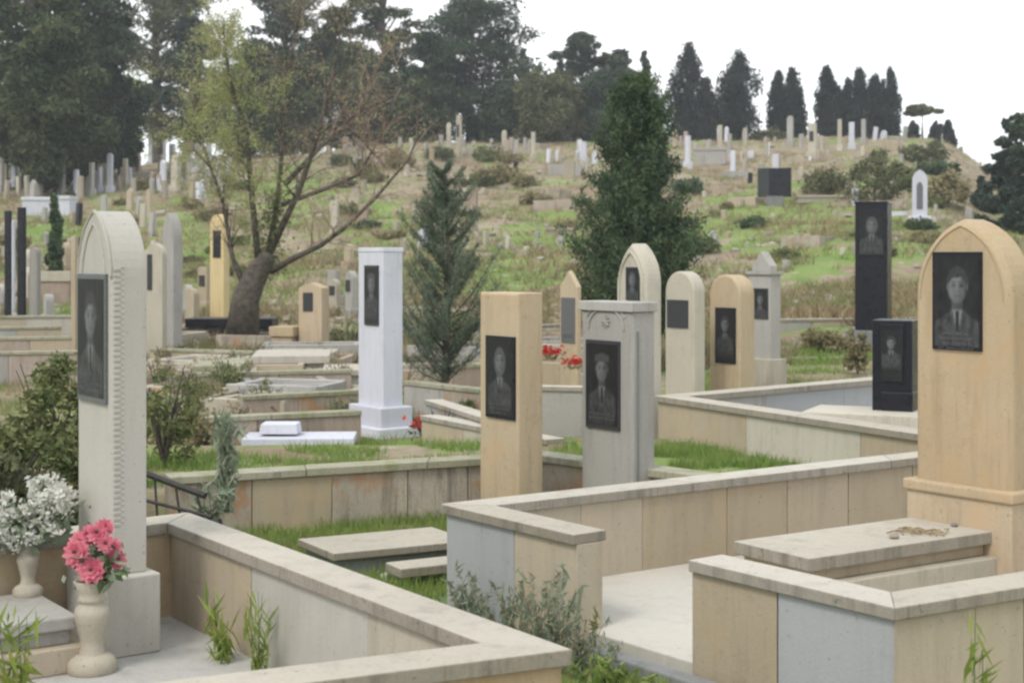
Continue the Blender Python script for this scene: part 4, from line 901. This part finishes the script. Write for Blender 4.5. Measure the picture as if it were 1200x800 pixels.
# leaning broadleaf tree
def leaning_tree():
    Y = 30.0
    def q(px, py, dy=0): y = Y + dy; return Vector(((px - 600) * y / F, y, HC - (py - 300) * y / F))
    base = q(284, 392); r = root('willow_tree', base, 0, 'leaning bare-limbed tree with sparse yellow-green leaves left of the white pillar', 'tree')
    tb = MB(); tw = MB(); C = []; C2 = []
    limbs = [([(284, 392, 0), (288, 350, 0), (302, 318, 0), (316, 296, 0)], .30, .17, 0),
             ([(290, 345, 0), (272, 300, .2), (262, 240, .3), (238, 170, .5), (222, 105, .6)], .06, .016, 1),
             ([(304, 318, 0), (296, 240, -.2), (290, 160, -.4), (268, 90, -.6), (262, 40, -.8)], .075, .015, 1),
             ([(314, 300, 0), (326, 230, .1), (333, 150, .3), (340, 70, .4), (352, 0, .5)], .065, .012, 1),
             ([(316, 296, 0), (350, 225, -.3), (372, 160, -.6), (392, 80, -.8), (402, 15, -.9)], .075, .015, 1),
             ([(330, 240, 0), (380, 222, .4), (420, 205, .7), (452, 150, .9), (470, 90, 1.0)], .05, .012, 2),
             ([(318, 318, 0), (345, 302, -.4), (375, 288, -.7), (405, 266, -1.0), (440, 232, -1.3), (478, 188, -1.5), (494, 150, -1.6)], .07, .012, 2),
             ([(335, 215, .2), (368, 180, .5), (404, 146, .8), (430, 120, 1.1), (448, 60, 1.1)], .06, .012, 2),
             ([(404, 146, .8), (424, 165, .7), (452, 196, .6)], .04, .01, 2)]
    for pts, r0, r1, kind in limbs:
        P3 = [q(*p_) - base for p_ in pts]; n = len(P3)
        tb.tube(P3, [r0 + (r1 - r0) * i / (n - 1) for i in range(n)] if kind else [.35, .28, .23, .165], 14 if not kind else 9)
        if not kind: continue
        for i in range(34 if kind == 1 else 26):
            t = random.uniform(.22, 1) * (n - 1); j = min(n - 2, int(t)); p0 = P3[j].lerp(P3[j + 1], t - j)
            d = (P3[j + 1] - P3[j]).normalized() * .6 + Vector(rdir(1)[0]) * .75 + Vector((0, 0, .3)); d.normalize()
            L = random.uniform(.5, 1.25); p1 = p0 + d * L * .55 + Vector((0, 0, .05)); p2 = p1 + d * L * .45 + Vector((0, 0, random.uniform(-.35, .1)))
            (tb if kind == 1 else tw).tube([p0, p1, p2], [.011, .007, .003], 4)
            for w in range(7):
                s0 = p0.lerp(p1, random.random()) if w < 2 else p1.lerp(p2, random.random()); dd = Vector(rdir(1)[0]) + d * .6 + Vector((0, 0, .15)); dd.normalize(); l = random.uniform(.25, .7)
                e = s0 + dd * l + Vector((0, 0, -l * random.uniform(.1, .5))); tw.tube([s0, s0.lerp(e, .5) + Vector((0, 0, .04)), e], [.0045, .0035, .0015], 3)
                m_ = int(random.randint(30, 60) * (1.0 if p0.x < .6 else .07)) if kind == 1 else random.randint(0, 4)
                for z in range(m_):
                    c_ = s0.lerp(e, random.uniform(.2, 1.05)) + Vector(rdir(1)[0]) * .07 + Vector((0, 0, -random.random() * .2)); C.append(tuple(c_))
    C = [c_ for c_ in C if c_[2] + base.z > HC + (300 - 232) * Y / F or c_[0] > -.1]
    tb.build('trunk', 'bark', r, smooth=True); tw.build('twigs', 'twig', r); cards('crown', np.array(C), .032, .3, 'willow', r, up=-.3)
    iv = [(random.gauss(.35 + .12 * z_, .16), random.gauss(0, .14), z_) for z_ in np.linspace(1.1, 2.9, 1100)]
    cards('ivy', np.array(iv), .04, .5, 'bush', r)
leaning_tree()

# ---------------------------------------------------------------- grass masses
e3in = [(-2.3, 10.0), (-2.35, 10.7), (.25, 11.75), (1.5, 10.7), (.2, 9.0), (-.7, 8.6), (-1.5, 9.1)]
blades('lawn_grass', scatter(e3in, 16000), .085, .0045, 'lush', 'bright short grass inside the old stained wall')
blades('verge_grass', scatter([(.0, 7.45), (.55, 6.9), (1.5, 5.7), (2.2, 5.2), (.5, 5.2), (.35, 5.6), (-.6, 7.2), (-1.2, 8.1), (-.75, 8.6)], 9000), .11, .004, 'lush', 'green grass between the two near enclosures')
blades('strip_grass', scatter([(-3.6, 11.2), (-2.5, 11.1), (.2, 12.1), (1.3, 11.4), (1.8, 13.8), (.6, 14.0), (-1.5, 13.6), (-4, 12.6)], 9000, patch=.4), .08, .005, 'blade', 'patchy green grass behind the old stained wall')
blades('strip_grass', scatter([(1.1, 11.9), (2.9, 10.9), (3.1, 11.5), (1.6, 14.3), (.9, 13.4)], 5000, patch=.42), .09, .005, 'blade', 'green grass at the foot of the long middle parapet')
blades('strip_grass', scatter([(3.0, 19.5), (7.4, 20.5), (9, 25), (2.5, 25)], 9000, patch=.15), .12, .007, 'lush', 'bright grass strip behind the middle parapet')
blades('strip_grass', scatter([(-9, 14), (-1.2, 14.2), (-1, 26), (-13, 28)], 14000, patch=.3, sc=.8), .13, .006, 'dry', 'dry grass among the terraces left of the white pillar')
blades('strip_grass', scatter([(-9, 14), (-1.2, 14.2), (-1, 26), (-13, 28)], 9000, patch=.55, sc=1.1), .11, .006, 'blade', 'green grass tufts among the terraces left of the white pillar')
def hill(n, h, w, mat, name, label, patch, sd, ymin=26, ymax=118):
    pos = []
    while len(pos) < n:
        y = 1 / random.uniform(1 / ymax, 1 / ymin); px = random.uniform(-150, 1350); x = (px - 600) * y / F
        if noise.noise(Vector((x * .22, y * .22, sd))) + .5 * noise.noise(Vector((x * .9, y * .9, sd))) > patch:
            z = terr(x, y)
            for k in range(7): pos.append((x + random.gauss(0, .12), y + random.gauss(0, .12), z - .02))
    return blades(name, pos[:n], h, w, mat, label, .6)
hill(90000, .26, .018, 'dry', 'hill_grass', 'dry straw grass covering the hillside', -.1, 2)
hill(40000, .3, .02, 'drystem', 'hill_grass', 'brown dead stalks on the hillside', .12, 12)
hill(60000, .17, .018, 'blade', 'hill_grass', 'green grass patches on the hillside', .05, 31)
def rubble():
    mb = MB(); k = 0
    while k < 900:
        y = 1 / random.uniform(1 / 118, 1 / 27); px = random.uniform(-100, 1250); x = (px - 600) * y / F
        if noise.noise(Vector((x * .15, y * .15, 77))) < -.05: continue
        z = terr(x, y); a = random.uniform(.06, .22) * (1 + y / 120); k += 1
        d = (a * random.uniform(.6, 1.8), a, a * random.uniform(.4, 1.1)); R_ = Matrix.Rotation(random.uniform(-.5, .5), 3, 'X') @ Matrix.Rotation(random.uniform(0, 3), 3, 'Z'); o = len(mb.v)
        mb.box((0, 0, 0), d, 0, random.uniform(.5, .95))
        for i in range(o, len(mb.v)): q = R_ @ (Vector(mb.v[i]) * random.uniform(.8, 1.2)); mb.v[i] = (q.x + x, q.y + y, q.z + z + a * .15)
    tag(mb.build('rubble', 'rubble', bevel=.0), 'pale broken stones strewn over the hillside', 'rubble', kind='stuff')
rubble()
for i in range(70):
    px = random.choice([random.uniform(380, 700), random.uniform(800, 1140), random.uniform(0, 300)]); py = random.uniform(185, 330); p = hit(px, py); k = p.y / F
    mt = random.choice(['dry', 'dry', 'bush', 'olive', 'conif']); nm_ = {'dry': 'straw-coloured', 'bush': 'green', 'olive': 'olive', 'conif': 'dark green'}[mt]; wp = random.uniform(14, 42)
    zn = 'left slope' if px < 320 else 'middle slope' if px < 760 else 'right slope'
    b_ = bush(px, 0, p.y, wp * k / 2, wp * k * random.uniform(.25, .5), int(500 + wp * 14), mt, max(.03, 2.0 * k), 'small %s shrub among the stones of the %s' % (nm_, zn)); b_['group'] = 'small shrubs on the ' + zn
def kerb(px, Y, w_, d_, h_, yaw, mt, lb, grp=None, z=None):
    x = (px - 600) * Y / F; z = terr(x, Y) if z is None else z; mb = MB()
    for c_, q in (((0, -d_ / 2, h_ / 2 - .3), (w_, .1, h_ + .6)), ((0, d_ / 2, h_ / 2 - .3), (w_, .1, h_ + .6)), ((-w_ / 2 + .05, 0, h_ / 2 - .312), (.1, d_ - .1, h_ + .6)), ((w_ / 2 - .05, 0, h_ / 2 - .312), (.1, d_ - .1, h_ + .6))): mb.box(c_, q)
    r = root('grave_border', (x, Y, z - .04), yaw, lb, 'grave border', grp); mb.build('border_stones', mt, r, bevel=.012)
    MB().box((0, 0, h_ * .3 - .2), (w_ - .2, d_ - .1, h_ * .5 + .4)).build('grave_fill', random.choice(['floorg', 'mossy', 'pink', 'tan']), r)
for i in range(64):
    if i < 30: px, Y, zn = random.uniform(180, 392), random.uniform(17.5, 31), 'terraces left of the white pillar'
    elif i < 44: px, Y, zn = random.uniform(480, 720), random.uniform(20.5, 33), 'ground around the two conifers'
    else: px, Y, zn = random.choice([random.uniform(390, 700), random.uniform(820, 880), random.uniform(940, 1050)]), random.uniform(45, 108), 'far hillside'
    mt = random.choice(['tan', 'grey', 'pale', 'mossy', 'pink']); cn = {'tan': 'tan', 'grey': 'grey', 'pale': 'cream', 'mossy': 'stained', 'pink': 'pinkish'}[mt]
    kerb(px, Y, random.uniform(.9, 1.9), random.uniform(.9, 1.8), random.uniform(.18, .42), random.uniform(-.6, .4), mt, '%s low border of a grave on the %s' % (cn, zn), 'low grave borders on the ' + zn)
for i in range(34):
    px = random.choice([random.uniform(175, 420), random.uniform(175, 420), random.uniform(480, 560)]); Y = random.uniform(14.5, 30); mt = random.choice(['dry', 'dry', 'bush', 'olive'])
    b_ = bush(px, 0, Y, random.uniform(.15, .4), random.uniform(.2, .55), 700, mt, .024, '%s weed clump among the terraces left of the white pillar' % {'dry': 'straw-coloured', 'bush': 'green', 'olive': 'olive'}[mt], name='weed', cat='weed', asp=.25); b_['group'] = 'weed clumps among the terraces'
# clutter between the terraces
for i, (px, Y, s_, lb) in enumerate([(290, 17.5, .5, 'pile of dead branches among the terraces left of the white pillar'), (215, 19, .4, 'dead branches in front of the far low wall under the tree'), (480, 21, .35, 'dry branches left of the young conifer foot')]):
    mb = MB()
    for k in range(22):
        a = random.uniform(0, 6.28); x0, y0 = random.gauss(0, s_ * .4), random.gauss(0, s_ * .3); L_ = s_ * random.uniform(.4, 1.1); z0 = random.uniform(.05, .35)
        mb.tube([(x0, y0, z0 * .5), (x0 + L_ * .5 * math.cos(a), y0 + L_ * .5 * math.sin(a), z0), (x0 + L_ * math.cos(a), y0 + L_ * math.sin(a), z0 * random.uniform(.3, 1.6))], [.02, .014, .006], 5)
    tag(mb.build('dead_branches', 'drystem' if i else 'twig', loc=((px - 600) * Y / F, Y, -.1)), lb, 'branches')
for px, Y, hh, mt, lb in [(205, 16.5, .75, 'bush', 'leafy green weed at the left end of the second terrace'), (238, 18.5, .6, 'dry', 'dry weed at the left end of the third terrace'), (270, 20.5, .7, 'bush', 'green weed under the grey boxy tomb'), (310, 19, .4, 'bush', 'low weed growing on the third terrace wall'),
        (375, 15.9, .3, 'bush', 'low weed above the white flat tomb'), (400, 18.2, .35, 'dry', 'dry weed close to the white pillar, on its left'), (225, 14.6, .35, 'bush', 'broad green weed at the left end of the old stained wall'), (335, 13.3, .16, 'yel', 'yellow-green ground weed behind the old stained wall'),
        (410, 29, .9, 'bush', 'upright shrubby weed right of the small golden headstone'), (545, 18, .3, 'bush', 'green weed at the foot of the young conifer'), (185, 21, .7, 'pink' if 0 else 'dry', 'reddish dry weed at the foot of the rough grey headstone')]:
    bush(px, 0, Y, hh * .5, hh, 1300, mt, .028, lb, z=-.1, name='weed', cat='weed', asp=.35)
st = random.getstate()
for i, (px, py, a) in enumerate([(440, 668, .07), (452, 675, .06), (462, 664, .05), (447, 658, .045), (470, 680, .05)]):
    p = P(px, py, -.08); o = MB().box((0, 0, 0), (a * 1.5, a, a * .7), random.uniform(0, 3), .7).build('stone', 'floor', loc=p, bevel=.008); tag(o, 'broken pale stone by the two worn slabs', 'stone', 'broken pale stones by the worn slabs')
def tuft(px, py, z, n, h, R, mat, label):
    p = P(px, py, z); pos = [(p.x + random.gauss(0, R), p.y + random.gauss(0, R * .6), z) for _ in range(n)]
    o = blades('grass_tuft', pos, h, .005, mat, label, .4); o['kind'] = 'thing'; o['category'] = 'grass tuft'
tuft(432, 532, -.09, 500, .16, .1, 'lush', 'bright green tuft at the foot of the white pillar')
tuft(525, 526, -.09, 500, .14, .14, 'lush', 'bright green tuft below the red flowers on the ground')
tuft(880, 535, -.09, 700, .2, .13, 'lush', 'bright green tuft against the middle parapet')
tuft(330, 388, -.09, 260, .25, .15, 'lush', 'green tuft beside the polished black tomb platform')

# ---------------------------------------------------------------- light, sky, camera
w = bpy.data.worlds.new('World'); S.world = w; w.use_nodes = True; nt = w.node_tree
SUN_EL, SUN_AZ = 52, 215
sky = nt.nodes.new('ShaderNodeTexSky'); sky.sky_type = 'NISHITA'; sky.sun_disc = False; sky.sun_elevation = math.radians(SUN_EL); sky.sun_rotation = math.radians(SUN_AZ)
sky.air_density = 1.0; sky.dust_density = 3.0
hz = MB().box((0, 70, 14), (190, 190, 40)); m_, nt_, b_ = newmat('haze_air'); nt_.nodes.remove(b_); pv = nt_.nodes.new('ShaderNodeVolumePrincipled'); pv.inputs['Density'].default_value = .0007; pv.inputs['Color'].default_value = (.95, .97, 1, 1)
nt_.links.new(pv.outputs[0], nt_.nodes['Material Output'].inputs['Volume']); M['haze'] = m_
tag(hz.build('haze', 'haze'), 'thin pale haze', 'haze', kind='stuff')
tc = N(nt, 'ShaderNodeTexCoord'); nz = N(nt, 'ShaderNodeTexNoise', Scale=1.6, Detail=6, Roughness=.55)
mp = N(nt, 'ShaderNodeMapping'); mp.inputs['Scale'].default_value = (1, 1, 3); nt.links.new(tc.outputs['Generated'], mp.inputs[0]); nt.links.new(mp.outputs[0], nz.inputs['Vector'])
cl = mixc(nt, ramp(nt, nz.outputs[0], .35, .65), (8.6, 10.2, 10.8), (12.4, 12.4, 12.4))
c = mixc(nt, .88, sky.outputs[0], cl)
bg = nt.nodes['Background']; nt.links.new(c, bg.inputs[0]); bg.inputs[1].default_value = .1
sl = bpy.data.lights.new('sun', 'SUN'); sl.energy = 1.5; sl.angle = math.radians(16); sl.color = (1, .95, .88)
so = bpy.data.objects.new('sun', sl); COL.objects.link(so)
# sky sun_rotation is measured clockwise from +Y
d = Vector((math.sin(math.radians(SUN_AZ)) * math.cos(math.radians(SUN_EL)), math.cos(math.radians(SUN_AZ)) * math.cos(math.radians(SUN_EL)), math.sin(math.radians(SUN_EL))))
so.rotation_euler = d.to_track_quat('Z', 'Y').to_euler(); so.location = d * 30
cam = bpy.data.cameras.new('camera'); co = bpy.data.objects.new('camera', cam); COL.objects.link(co); S.camera = co
co.location = (0, 0, HC); co.rotation_euler = (math.radians(90), 0, 0)
cam.sensor_width = 36; cam.lens = 36 * F / 1200; cam.shift_y = -100 / 1200; cam.clip_end = 5000; cam.clip_start = .05
cam.dof.use_dof = True; cam.dof.focus_distance = 9.0; cam.dof.aperture_fstop = 4.0
S.view_settings.view_transform = 'Standard'; S.view_settings.look = 'None'; S.view_settings.gamma = 1; S.view_settings.exposure = .36
S.render.engine = 'CYCLES'; S.cycles.max_bounces = 5; S.cycles.diffuse_bounces = 3; S.cycles.transparent_max_bounces = 4
S.cycles.filter_width = 2.4; S.cycles.use_denoising = True
